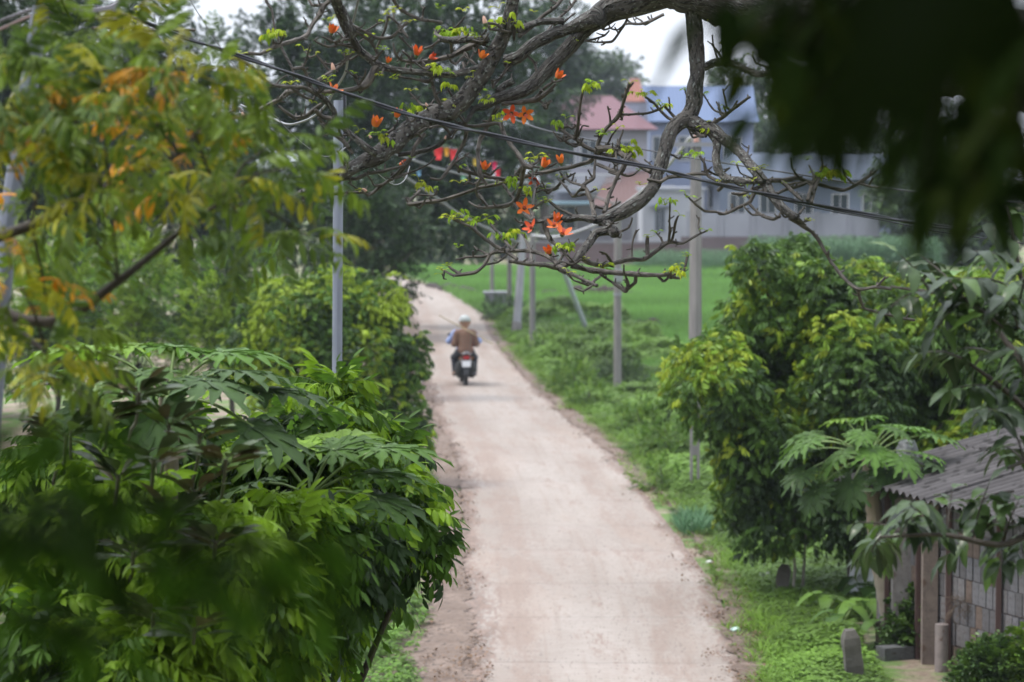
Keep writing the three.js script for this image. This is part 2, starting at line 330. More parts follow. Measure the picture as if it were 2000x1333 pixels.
{
  const road = thing('road', 'pale dusty concrete village lane bending away', 'road'); road.userData.kind = 'structure';
  const mats = [0.985, 1, 1.015].map(k => new THREE.MeshStandardMaterial({ map: concreteMap, bumpMap: concreteBump, bumpScale: 0.006, roughness: 0.9, color: lin(k, k, k) }));
  // joints every three metres along the lane
  const N = 900, pts = [], cum = [0];
  for (let k = 0; k <= N; k++) { pts.push(lane(k / N, 0.5)); if (k) cum.push(cum[k - 1] + pts[k].distanceTo(pts[k - 1])); }
  const tAt = s => { let k = 1; while (k < N && cum[k] < s) k++; return (k - 1 + (s - cum[k - 1]) / (cum[k] - cum[k - 1])) / N; };
  const total = cum[N]; let s0 = 0, n = 0;
  while (s0 < total - 0.5) {
    const len = n % 2 ? 3.05 : 2.75, s1 = Math.min(total, s0 + len), b = new MB(), A = 8, C = 10, off = rr(0, 20), id = [];
    for (let j = 0; j <= A; j++) {
      const s = lerp(s0 + 0.006, s1 - 0.006, j / A), t = clamp(tAt(s), 0, 1), row = [];
      for (let i = 0; i <= C; i++) {
        const f = i / C, rag = (i === 0 ? -1 : i === C ? 1 : 0) * 0.03 * noise3(s * 1.7, f * 9, 3), p = lane(t, f + rag * 0.3);
        row.push(b.v(p.x, 0.03 + 0.012 * noise3(p.x * 0.8, 0, p.z * 0.5), p.z, f, s));
      }
      id.push(row);
    }
    for (let j = 0; j < A; j++) for (let i = 0; i < C; i++) b.q(id[j][i], id[j][i + 1], id[j + 1][i + 1], id[j + 1][i]);
    const ring = [...id[0], ...id.slice(1, -1).map(r => r[C]), ...[...id[A]].reverse(), ...id.slice(1, -1).map(r => r[0]).reverse()];
    const low = ring.map(k => b.v(b.p[k * 3], -0.1, b.p[k * 3 + 2], b.uv[k * 2], b.uv[k * 2 + 1])), hi = ring.map(k => b.v(b.p[k * 3], b.p[k * 3 + 1], b.p[k * 3 + 2], b.uv[k * 2], b.uv[k * 2 + 1]));
    for (let k = 0; k < ring.length; k++) { const e = (k + 1) % ring.length; b.q(low[k], low[e], hi[e], hi[k]); }
    b.build('slab', mats[n % 3], road);
    s0 = s1; n++;
  }
}
// earth that has washed over both edges of the lane
const earthMap = tex(512, 512, (u, v) => {
  const n = fbm(u, v, 6, 6, 83), f = fbm(u, v, 50, 3, 89);
  let c = mixc([0.1, 0.067, 0.05], [0.18, 0.13, 0.102], 0.5 + n * 1.2 + f * 0.4); return mixc(c, [0.055, 0.038, 0.03], smooth(0.2, 0.5, f + n * 0.4));
}, [2.3, 2.3]);
const earthMat = new THREE.MeshStandardMaterial({ map: earthMap, bumpMap: soilBump, bumpScale: 0.03, roughness: 0.95 });
for (const side of [0, 1]) {
  const b = new MB(), N = 900, W = 8, id = [], cv = side ? curveR : curveL, ot = side ? curveL : curveR;
  for (let j = 0; j <= N; j++) {
    const t = j / N, e = cv.getPoint(t), inn = ot.getPoint(t).sub(e).normalize(), row = [];
    let w = 0.02 + 0.07 * noise3(j * 0.042, side * 9, 1) + 0.06 * noise3(j * 0.37, side * 5, 2) + 0.05 * noise3(j * 1.1, 4, side) + 0.04 * noise3(j * 2.7, 4, side);
    if (!side) w += 0.1 * smooth(-38, -31, e.z);
    if (side) w -= 0.25 * smooth(-48, -45, e.z) * (1 - smooth(-36.2, -34.8, e.z)); // clean edge of the widened slab
    for (let i = 0; i <= W; i++) {
      const f = i / W, s = lerp(w, side ? -0.9 : -1.5, f), p = e.clone().addScaledVector(inn, s);
      row.push(b.v(p.x, s > -0.1 ? 0.04 + 0.02 * Math.sin(Math.min(1, f * 4) * 1.5) : 0.05 * (1 - f) + 0.006, p.z, p.x, p.z));
    }
    id.push(row);
  }
  for (let j = 0; j < N; j++) for (let i = 0; i < W; i++) side ? b.q(id[j][i], id[j + 1][i], id[j + 1][i + 1], id[j][i + 1]) : b.q(id[j][i + 1], id[j + 1][i + 1], id[j + 1][i], id[j][i]);
  tag(b.build('dirt_shoulder', earthMat), side ? 'brown earth along the lane edge by the weedy verge' : 'brown earth along the lane edge by the longan bushes', 'dirt', null, 'structure');
}
// rice paddies beyond the verge
const riceMap = tex(256, 256, (u, v) => mixc([0.09, 0.17, 0.045], [0.13, 0.23, 0.06], 0.5 + fbm(u, v, 10, 5, 97)), [6, 6]);
{
  const edge = [[960, 628], [1075, 640], [1180, 668], [1240, 735], [1310, 790], [1400, 900]].map(p => G(...p)), b = new MB(), far = -143;
  const strip = edge.concat(V(30, 0, edge[5].z)), id = [];
  // a fan of strips from the verge out to the right
  const back = [G(805, 541), G(850, 560), G(960, 628)];
  const poly = [V(-6, 0, far), back[0], back[1], ...edge, V(60, 0, -50), V(60, 0, far)];
  const sh = new THREE.Shape(poly.map(p => new THREE.Vector2(p.x, -p.z))), g = new THREE.ShapeGeometry(sh);
  g.rotateX(-Math.PI / 2); g.translate(0, 0.02, 0);
  tag(put('rice_field', g, new THREE.MeshStandardMaterial({ map: riceMap, roughness: 0.9 })), 'bright green young rice paddy beyond the verge', 'field', null, 'structure');
  const inside = (x, z) => { let c = false; for (let i = 0, j = poly.length - 1; i < poly.length; j = i++) if ((poly[i].z > z) !== (poly[j].z > z) && x < (poly[j].x - poly[i].x) * (z - poly[i].z) / (poly[j].z - poly[i].z) + poly[i].x) c = !c; return c; };
  const tb = new MB(); for (let k = 0; k < 9; k++) { const a = rr(0, 6.28), tn = rr(0.8, 1.25); tb.col = [tn, tn, tn]; tb.blade(frame(V(rr(-0.06, 0.06), 0, rr(-0.06, 0.06)), V(Math.cos(a) * 0.45, 1, Math.sin(a) * 0.45), V(Math.cos(a), 0.2, Math.sin(a)).negate()), rr(0.22, 0.34), 0.018, 3, { bend: -0.5, fold: 0.2, prof: t => 1 - t * 0.7 }); }
  const tg = tb.geo(), places = [];
  for (let k = 0; k < 90000 && places.length < 34000; k++) { const z = rr(-143, -48), x = rr(-6, 26); if (x > 8 && rnd() < 0.4 && z < -90) continue; if (inside(x, z) && Math.abs(toView(V(x, 0, z))[0] - 1150) < 420) places.push([x, z]); }
  const im = new THREE.InstancedMesh(tg, leafMat([1, 1, 1], { through: 0.4, coat: 0.1 }), places.length), c = new THREE.Color();
  places.forEach(([x, z], k) => { im.setMatrixAt(k, M4().compose(V(x, 0.02, z), new THREE.Quaternion().setFromAxisAngle(V(0, 1, 0), rr(0, 6.28)), V(1, 1, 1).multiplyScalar(rr(0.8, 1.25)))); const q = 0.95 + 0.2 * noise3(x * 0.2, 0, z * 0.2) + rr(-0.1, 0.1); im.setColorAt(k, c.setRGB(0.15 * q, 0.28 * q, 0.07 * q)); });
  im.name = 'rice_plants'; scene.add(im); tag(im, 'young rice standing in the paddies beyond the poles', 'rice', null, 'stuff');
  // earth banks between the paddies
  const bankMat = std(0.16, 0.125, 0.1, 0.95, { map: earthMap });
  for (const [a, z, l, label] of [[[1050, 581], [1270, 583], 0.55, 'low bare earth bank across the far rice paddy'], [[1180, 643], [1330, 645], 0.4, 'low earth bank across the rice behind the round utility pole'], [[835, 560], [960, 586], 0.4, 'dark earth bank where the rice meets the bend of the lane']]) {
    const A = G(...a), B = G(...z), q = [], R = []; for (let k = 0; k <= 24; k++) { const p = A.clone().lerp(B, k / 24); p.y = -0.08 + 0.05 * noise3(k * 0.6, 2, l * 9); p.z += 0.3 * noise3(k * 0.4, 7, l); q.push(p); R.push(l * (0.85 + 0.25 * noise3(k * 0.8, 1, 3)) * Math.sin(Math.PI * clamp((k + 1) / 26, 0, 1)) ** 0.3); }
    tag(new MB().tube(q, R, 8, { wob: 0.15 }).build('field_bank', bankMat), label, 'earth bank', null, 'structure');
  }
}

// ---------- far houses ----------
const wallTex = tex(256, 256, (u, v) => { const k = 0.9 + 0.16 * fbm(u, v, 5, 6, 101); return [k, k, k]; }, [6, 6]);
const plaster = (r, g, b) => std(r * 0.54, g * 0.55, b * 0.6, 0.9, { map: wallTex });
const glassDark = std(0.03, 0.04, 0.05, 0.15), frameWhite = std(0.45, 0.45, 0.46, 0.6);
function windowOn(t, x, y, z, w, h, frameM = frameWhite) { // set into the front (+z) face
  const f = new MB(); for (const [a, b2, c, d] of [[x, y + h / 2, w + 0.12, 0.08], [x, y - h / 2, w + 0.12, 0.08], [x - w / 2, y, 0.08, h], [x + w / 2, y, 0.08, h], [x, y, 0.05, h]]) f.box(a, b2, z + 0.03, c, d, 0.1);
  const win = f.build('window', frameM, t); new MB().box(x, y, z + 0.012, w, h, 0.03).build('pane', glassDark, win); return win;
}
function hip(b, x0, x1, z0, z1, y0, h, over = 0.5, ridge = 0.35) {
  x0 -= over; x1 += over; z0 -= over; z1 += over;
  const cz = (z0 + z1) / 2, a = V(lerp(x0, x1, ridge), y0 + h, cz), c = V(lerp(x0, x1, 1 - ridge), y0 + h, cz), p = [V(x0, y0, z1), V(x1, y0, z1), V(x1, y0, z0), V(x0, y0, z0)];
  b.quad(p[0], p[1], c, a); b.quad(p[2], p[3], a, c);
  for (const [m, n, o] of [[p[1], p[2], c], [p[3], p[0], a]]) { const k = [m, n, o].map(q => b.v(q.x, q.y, q.z, q.z, q.y)); b.t(...k); }
  b.quad(p[3], p[2], p[1], p[0]); return b;
}
const tileBump = tex(64, 64, (u, v) => 0.5 + 0.5 * Math.sin(u * 6.283 * 2), [0.5, 0.5], false);
const redTile = std(0.13, 0.055, 0.068, 0.7, { bumpMap: tileBump, bumpScale: 0.04 }), orangeTile = std(0.24, 0.09, 0.065, 0.7, { bumpMap: tileBump, bumpScale: 0.04 }), brownTile = std(0.11, 0.06, 0.055, 0.8, { bumpMap: tileBump, bumpScale: 0.04 });
{ // two-storey house with red hipped roof: stands 172 m off
  const d = 172, s = d / FOC, X = px => (px - 1000) * s, Y = py => EYE - (py - 320) * s, o = U(1165, 500, d); o.y = 0;
  const h = thing('village_house', 'pale two storey house with dull red hipped roof and balcony', 'house', o);
  const x = px => X(px) - o.x;
  new MB().box((x(1060) + x(1262)) / 2, Y(255) / 2, -4, x(1262) - x(1060), Y(255), 8).build('wall', plaster(0.52, 0.49, 0.52), h);
  hip(new MB(), x(1060), x(1262), -8, 0, Y(253), 2.1, 0.7).build('roof', redTile, h);
  for (const [px, py, w, hh] of [[1105, 300, 1.1, 1.5], [1150, 300, 1.0, 1.6], [1215, 300, 1.1, 1.5], [1105, 425, 1.2, 1.4]]) windowOn(h, x(px), Y(py), 0, w, hh);
  const bal = new MB(); bal.box((x(1085) + x(1210)) / 2, Y(372), 0.65, x(1210) - x(1085), 0.18, 1.3); const balc = bal.build('balcony', plaster(0.6, 0.6, 0.62), h);
  for (let k = 0; k <= 18; k++) new MB().box(lerp(x(1087), x(1208), k / 18), Y(372) + 0.5, 1.24, 0.07, 0.85, 0.07).build('baluster', frameWhite, balc);
  new MB().box((x(1085) + x(1210)) / 2, Y(372) + 0.97, 1.24, x(1210) - x(1085), 0.1, 0.12).build('railing', frameWhite, balc);
  new MB().box(x(1245), Y(262), -4.5, 1.5, 4.0, 2.4).build('stair_tower', plaster(0.55, 0.57, 0.66), h);
  const gt = new MB(), ty = Y(262) + 2.0; hip(gt, x(1232), x(1258), -5.6, -3.4, ty, 1.45, 0.25, 0.3); gt.build('tower_roof', orangeTile, h);
  const lean = new MB(); lean.quad(V(x(1150), Y(402), 4.4), V(x(1268), Y(392), 4.4), V(x(1268), Y(330), 0.1), V(x(1185), Y(345), 0.1)); lean.quad(V(x(1150), Y(404), 4.3), V(x(1185), Y(347), 0.1), V(x(1268), Y(332), 0.1), V(x(1268), Y(394), 4.3)); lean.build('porch_roof', brownTile, h);
  for (const px of [1155, 1195, 1232, 1266]) new MB().box(x(px), Y(395) / 2 - 0.05, 4.2, 0.2, Y(395) - 0.1, 0.2).build('porch_post', plaster(0.5, 0.5, 0.5), h);
  new MB().box((x(1060) + x(1150)) / 2, Y(395), 2.4, x(1150) - x(1060), 0.12, 4.6).build('awning', std(0.16, 0.25, 0.30, 0.6), h);
}
{ // plain white house with one window and a blue sheet roof behind it
  const d = 158, s = d / FOC, X = px => (px - 1000) * s, Y = py => EYE - (py - 320) * s, o = U(1330, 500, d); o.y = 0; const x = px => X(px) - o.x;
  const h = thing('village_house', 'plain whitewashed house with one small barred window', 'house', o);
  new MB().box((x(1255) + x(1375)) / 2, Y(372) / 2, -3, x(1375) - x(1255), Y(372), 6).build('wall', plaster(0.66, 0.66, 0.68), h);
  new MB().box((x(1253) + x(1377)) / 2, Y(372) + 0.08, -3, x(1379) - x(1251), 0.16, 6.3).build('roof_slab', plaster(0.5, 0.5, 0.52), h);
  const w = windowOn(h, x(1289), Y(430), 0, 0.62, 1.3, std(0.28, 0.3, 0.36, 0.7)); for (let k = 0; k < 5; k++) new MB().box(x(1289) - 0.24 + k * 0.12, Y(430), 0.07, 0.025, 1.3, 0.025).build('bar', std(0.2, 0.2, 0.25, 0.6), w);
  new MB().box(x(1289), Y(402), 0.2, 1.1, 0.1, 0.4).build('canopy', plaster(0.4, 0.42, 0.5), h);
}
{
  const d = 182, s = d / FOC, X = px => (px - 1000) * s, Y = py => EYE - (py - 320) * s, o = U(1370, 490, d); o.y = 0; const x = px => X(px) - o.x;
  const h = thing('village_house', 'tall pale blue house under a blue metal sheet roof', 'house', o);
  new MB().box((x(1268) + x(1470)) / 2, Y(240) / 2, -4, x(1470) - x(1268), Y(240), 8).build('wall', plaster(0.44, 0.50, 0.66), h);
  const r = new MB(); const a = V(x(1258), Y(238), 0.6), b = V(x(1480), Y(238), 0.6), c = V(x(1480), Y(165), -4.4), e = V(x(1258), Y(165), -4.4), f = V(x(1480), Y(238), -8.6), g = V(x(1258), Y(238), -8.6);
  r.quad(a, b, c, e); r.quad(e, c, f, g); r.quad(b.clone().setY(b.y - .1), a.clone().setY(a.y - .1), g, f); r.build('roof', std(0.075, 0.11, 0.2, 0.7, { bumpMap: tileBump, bumpScale: 0.03 }), h);
  for (const px of [1290, 1340, 1430]) windowOn(h, x(px), Y(290), 0, 1.0, 1.5);
  for (const px of [1300, 1400]) windowOn(h, x(px), Y(385), 0, 1.1, 1.4);
}
{
  const d = 176, s = d / FOC, X = px => (px - 1000) * s, Y = py => EYE - (py - 320) * s, o = U(1600, 490, d); o.y = 0; const x = px => X(px) - o.x;
  const h = thing('village_house', 'long low blue grey house behind the grey compound wall', 'house', o);
  new MB().box(0, Y(350) / 2, -3.5, x(1790) - x(1400), Y(350), 7).build('wall', plaster(0.28, 0.33, 0.42), h);
  hip(new MB(), x(1400), x(1790), -7, 0, Y(350), 1.6, 0.5, 0.12).build('roof', std(0.08, 0.1, 0.14, 0.8, { bumpMap: tileBump, bumpScale: 0.03 }), h);
  for (const px of [1440, 1500, 1570, 1640, 1700]) windowOn(h, x(px), Y(400), 0, 1.0, 1.4);
}
{ // compound wall of grey plaster panels on a brick footing
  const d = 150, s = d / FOC, X = px => (px - 1000) * s, Y = py => EYE - (py - 320) * s, o = U(1540, 500, d); o.y = 0; const x = px => X(px) - o.x;
  const h = thing('compound_wall', 'long grey plastered compound wall on dark brick footing beyond the rice', 'wall', o);
  new MB().box((x(1330) + x(1725)) / 2, Y(462) / 2, 0, x(1725) - x(1330), Y(462), 0.3).build('footing', plaster(0.22, 0.16, 0.16), h);
  const n = 6; for (let k = 0; k < n; k++) { const a = lerp(x(1345), x(1722), k / n), b = lerp(x(1345), x(1722), (k + 1) / n); new MB().box((a + b) / 2, (Y(462) + Y(416)) / 2 + 0.002, 0, b - a - 0.3, Y(416) - Y(462), 0.22).build('panel', plaster(0.50, 0.49, 0.52), h); new MB().box(a, (Y(462) + Y(412)) / 2 + 0.002, 0, 0.28, Y(412) - Y(462), 0.32).build('pillar', plaster(0.46, 0.45, 0.48), h); }
  const h2 = thing('yard_wall', 'low dark brick yard wall before the red roofed house', 'wall', U(1180, 500, 152).setY(0));
  new MB().box(0, 0.55, 0, 8.6, 1.1, 0.3).build('brickwork', plaster(0.25, 0.17, 0.16), h2); new MB().box(0, 1.15, 0, 8.7, 0.1, 0.4).build('coping', plaster(0.4, 0.38, 0.38), h2);
}
{ // a tall crop in front of the compound wall
  const b = new MB(); b.col = [0.9, 1, 0.9]; b.tube([V(), V(0.02, 0.6, 0), V(0, 1.3, 0.02)], [0.015, 0.012, 0.006], 4);
  for (let k = 0; k < 9; k++) { const a = k * 2.4 + rr(-0.3, 0.3), tn = rr(0.8, 1.2); b.col = [tn, tn, tn]; b.blade(frame(V(0, 0.15 + k * 0.13, 0), V(Math.cos(a), 1.1, Math.sin(a)), V(0, 1, 0)), rr(0.5, 0.7), 0.06, 4, { bend: 1.5, prof: t => 1 - t * t }); }
  const g = b.geo(), P = [];
  for (let r = 0; r < 9; r++) for (let k = 0; k < 130; k++) P.push(U(1240 + k * 4.6 + rr(-2, 2), 500, 146 - r * 0.8 + rr(-0.2, 0.2)).setY(0));
  const im = new THREE.InstancedMesh(g, leafMat([1, 1, 1], { through: 0.35, coat: 0.15 }), P.length), c = new THREE.Color();
  P.forEach((p, k) => { im.setMatrixAt(k, M4().compose(p, new THREE.Quaternion().setFromAxisAngle(V(0, 1, 0), rr(0, 6.28)), V(1, 1, 1).multiplyScalar((p.x > 12 ? 1.25 : 0.75) * rr(0.8, 1.1)))); const q = rr(0.8, 1.15); im.setColorAt(k, c.setRGB(0.10 * q, 0.19 * q, 0.09 * q)); });
  im.name = 'maize_crop'; scene.add(im); tag(im, 'rows of tall pale green maize before the compound wall', 'crop', null, 'stuff');
}

// ---------- trees and bushes ----------
const longanLeaf = [0, 1, 2].map(() => pinnate(0.17, 4, 0.088, 0.029, 0.85, { jit: 0.7, prof: t => Math.pow(Math.sin(Math.PI * Math.pow(t, 0.85)), 0.6) })), farSpray = [spray(16, 0.5, 0.13, 0.05)], farSprayBig = [spray(18, 0.62, 0.17, 0.06)];
const mk = (name, label, cat, base, group) => thing(name, label, cat, base, group);
const flush = (th, hi, mid, lo) => (p, o) => { const n = noise3(p.x * 1.7 + 5, p.y * 1.7, p.z * 1.7) + o.y * 0.2 + rr(-0.38, 0.38); return n > th ? hi : n > th - 0.45 ? mid : lo; };

function bush(name, label, cat, { clumps, d, foot, pal, dens, scale, geos = longanLeaf, most = 0, colour, opt, bark = darkBark, r = 0.08, group, trunkTop = 0.5, inner = 0.5, up, tangle, droop, perShoot, keep }) {
  const c = pxClumps(clumps.map(k => [k[0], k[1], k[2], k[3] || d]));
  const mean = c.reduce((a, k) => a.add(V(k[0], k[1], k[2])), V()).multiplyScalar(1 / c.length);
  const base = foot || V(mean.x, groundH(mean.x, mean.z), mean.z);
  const t = mk(name, label, cat, base, group);
  woody(t, base, base.clone().lerp(mean, trunkTop), r, r * 0.7, c, bark);
  foliage(t, geos, clumpLeaves(c, dens, scale, { colour, inner, up, tangle, droop, perShoot, keep }), pal, { most, opt });
  return t;
}
// tall dark trees behind
const darkPal = [[0.015, 0.035, 0.02], [0.024, 0.055, 0.027], [0.04, 0.085, 0.035]];
const bgOpt = { through: 0.25, coat: 0.4, rough: 0.35 };
const anyDark = () => Math.floor(rnd() * 2.99);
const bigTrees = [
  ['dark green shade tree, trunk hidden by the shrub with upright tips', 88, [[-60, 330, 150], [20, 180, 130], [120, 300, 120], [60, 60, 130], [170, 120, 100], [-80, 120, 140], [200, 400, 100], [80, 430, 120]]],
  ['dark shade tree with sky showing through its thin top', 96, [[260, 330, 110], [330, 220, 90], [400, 330, 110], [260, 150, 70], [440, 220, 70], [350, 440, 110], [300, 30, 70], [480, 420, 90], [410, 120, 50]]],
  ['dark shade tree rising behind the grey steel pole', 86, [[560, 330, 110], [620, 200, 110], [540, 130, 90], [680, 320, 100], [640, 60, 110], [720, 180, 90], [600, 450, 90], [700, 440, 80]]],
  ['broad dark tree beside the bend of the lane', 92, [[800, 240, 110], [860, 120, 110], [760, 80, 100], [900, 300, 100], [820, 370, 90], [940, 60, 100], [980, 200, 90], [880, 420, 60], [960, 380, 70]]],
  ['dark grey green tree before the red roofed house', 152, [[1040, 120, 70], [1080, 60, 70], [1010, 240, 70], [1090, 180, 60], [1040, 330, 60], [1110, 120, 45], [1070, 270, 45]]],
];
for (const [label, d, cl] of bigTrees) bush('shade_tree', label, 'tree', { clumps: cl, d, foot: label.startsWith('broad') ? V(-6.2, 0, -93) : undefined, pal: darkPal, dens: 235, scale: 1.0, geos: farSprayBig, colour: anyDark, opt: bgOpt, r: 0.26, trunkTop: 0.85, inner: 0.25, group: 'dark trees behind the lane' });
{ // the lower boughs that hang over the lane at the bend
  const t = bush('roadside_tree', 'dark leaved tree with boughs drooping over the bend of the lane', 'tree', { clumps: [[740, 470, 55], [700, 420, 55], [790, 500, 32], [770, 560, 36], [730, 400, 55], [800, 440, 42], [795, 592, 16], [830, 470, 22], [680, 500, 50]], d: 64, foot: G(700, 700).setX(-5.4), pal: darkPal, dens: 420, scale: 0.8, geos: farSpray, colour: anyDark, opt: bgOpt, r: 0.16, trunkTop: 0.8, inner: 0.2 });
}
// hazy trees round the houses
const farPal = [[0.05, 0.09, 0.05], [0.07, 0.13, 0.065], [0.035, 0.065, 0.045]];
for (const [label, d, cl] of [
  ['pale round tree behind the orange tower roof', 215, [[1160, 175, 50], [1210, 165, 35], [1120, 210, 45], [1180, 225, 45]]],
  ['tree beside the blue metal roof', 205, [[1440, 180, 45], [1500, 210, 50], [1410, 215, 30]]],
  ['dark tree over the long low house', 195, [[1560, 300, 70], [1640, 290, 70], [1700, 330, 70], [1490, 300, 50]]],
  ['dark tree at the end of the compound wall', 150, [[1790, 380, 70], [1860, 340, 90], [1950, 380, 90], [1800, 440, 50], [1900, 450, 70]]],
  ['low tree behind the far end of the lane', 150, [[720, 480, 40], [660, 470, 45], [790, 470, 35], [850, 470, 35], [910, 480, 35]]],
  ['bushy tree before the yard wall', 160, [[980, 430, 40], [1030, 460, 30], [940, 460, 30]]]]) bush('village_tree', label, 'tree', { clumps: cl, d, pal: farPal, dens: 110, scale: 2.0, geos: farSprayBig, colour: anyDark, opt: bgOpt, r: 0.25, trunkTop: 0.75, inner: 0.3, group: 'trees round the far houses' });
// bright shrubs and bushes left of the lane
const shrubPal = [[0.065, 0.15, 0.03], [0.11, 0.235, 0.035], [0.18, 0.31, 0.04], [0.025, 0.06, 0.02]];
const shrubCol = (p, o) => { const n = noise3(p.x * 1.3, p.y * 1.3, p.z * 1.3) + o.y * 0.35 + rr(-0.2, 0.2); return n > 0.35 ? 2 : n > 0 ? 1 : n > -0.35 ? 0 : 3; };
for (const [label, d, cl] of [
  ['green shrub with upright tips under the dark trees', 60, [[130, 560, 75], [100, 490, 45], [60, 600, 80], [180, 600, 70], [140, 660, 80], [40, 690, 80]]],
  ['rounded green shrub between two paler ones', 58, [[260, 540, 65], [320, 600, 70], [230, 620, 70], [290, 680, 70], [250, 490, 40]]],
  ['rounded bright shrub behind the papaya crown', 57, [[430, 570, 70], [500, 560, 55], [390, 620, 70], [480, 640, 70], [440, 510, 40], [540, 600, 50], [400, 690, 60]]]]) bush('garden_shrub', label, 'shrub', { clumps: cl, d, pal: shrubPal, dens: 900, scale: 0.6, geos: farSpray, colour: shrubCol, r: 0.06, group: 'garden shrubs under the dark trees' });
const longanPal = [[0.026, 0.06, 0.02], [0.06, 0.14, 0.026], [0.20, 0.32, 0.03], [0.25, 0.31, 0.03]];
bush('longan_bush', 'rounded longan bush leaning over the lane behind the steel pole', 'bush', { clumps: [[560, 630, 90], [650, 600, 80], [735, 600, 58], [700, 700, 105], [600, 740, 110], [785, 720, 42], [765, 800, 62], [805, 690, 26], [795, 850, 40], [500, 690, 70], [720, 870, 90]], d: 47, foot: V(-3.2, 0, -48), pal: longanPal, dens: 460, perShoot: 4, scale: 1.05, most: 280, colour: flush(0.18, 2, 1, 0), r: 0.1 });
// the longan in focus by the dyke
const focusCl = [[645, 810, 52], [728, 900, 58], [580, 910, 95], [775, 1000, 52], [690, 1010, 115], [550, 1030, 120], [815, 1065, 34], [705, 1115, 55], [585, 1160, 100], [480, 1120, 120], [610, 1210, 62], [480, 1280, 112], [430, 960, 100], [380, 1220, 140], [250, 1080, 140], [200, 1280, 150], [120, 980, 120], [300, 900, 90], [420, 1360, 110]].map((k, i) => [...k, 13.7 + 0.5 * Math.sin(i * 2.1)]).concat([[150, 1120, 110], [300, 1160, 110], [120, 1290, 110], [330, 1290, 120], [450, 1230, 100], [220, 1010, 80], [400, 1110, 80], [480, 1150, 80], [490, 1270, 75], [230, 1330, 110]].map((k, i) => [...k, 11.2 + 0.4 * Math.sin(i * 1.9)]), [[600, 1090, 75, 12.45], [660, 1080, 70, 12.5], [560, 1060, 70, 12.4]]);
const nearPal = [[0.018, 0.046, 0.014], [0.055, 0.135, 0.018], [0.15, 0.29, 0.022], [0.15, 0.27, 0.025]];
bush('longan_tree', 'leafy longan tree with hanging leaflets round the papaya crowns', 'tree', { clumps: focusCl, foot: V(-1.06, groundH(0, -15.2), -15.2), pal: nearPal, dens: 2000, perShoot: 4, scale: 0.95, most: 300, colour: flush(0.02, 2, 1, 0), r: 0.07, inner: 0.35, trunkTop: 0.3, opt: { through: 0.45, coat: 0.28, rough: 0.35 } });
// big longan over the shed
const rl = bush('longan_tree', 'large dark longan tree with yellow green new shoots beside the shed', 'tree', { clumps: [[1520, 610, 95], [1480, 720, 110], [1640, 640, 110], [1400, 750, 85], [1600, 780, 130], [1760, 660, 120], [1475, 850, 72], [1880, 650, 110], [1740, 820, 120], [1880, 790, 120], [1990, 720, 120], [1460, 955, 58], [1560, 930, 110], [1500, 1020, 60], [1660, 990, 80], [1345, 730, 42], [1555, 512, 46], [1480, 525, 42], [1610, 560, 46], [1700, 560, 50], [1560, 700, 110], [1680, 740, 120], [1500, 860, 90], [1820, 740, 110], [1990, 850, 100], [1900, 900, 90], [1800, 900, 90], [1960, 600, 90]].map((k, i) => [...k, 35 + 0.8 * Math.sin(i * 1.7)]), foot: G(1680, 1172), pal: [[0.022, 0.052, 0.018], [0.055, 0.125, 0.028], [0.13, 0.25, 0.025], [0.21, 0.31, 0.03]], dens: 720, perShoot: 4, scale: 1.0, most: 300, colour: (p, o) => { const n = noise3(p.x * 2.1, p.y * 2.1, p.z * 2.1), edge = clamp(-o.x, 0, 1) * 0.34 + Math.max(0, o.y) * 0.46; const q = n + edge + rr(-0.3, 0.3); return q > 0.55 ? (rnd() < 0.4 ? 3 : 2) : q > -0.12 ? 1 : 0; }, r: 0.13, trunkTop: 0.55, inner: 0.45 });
{ // whitewash on the trunk
  const b = rl.position, top = b.clone().add(V(0.03, 0.42, 0)); const [P, R] = spline([V(0, 0.01, 0), V(0.01, 0.2, 0), V(0.02, 0.42, 0)], [0.175, 0.15, 0.138], 0.05);
  new MB().tube(P, R, 12, { wob: 0.03 }).build('whitewash', std(0.62, 0.64, 0.68, 0.9, { bumpMap: barkBump, bumpScale: 0.01 }), rl);
}

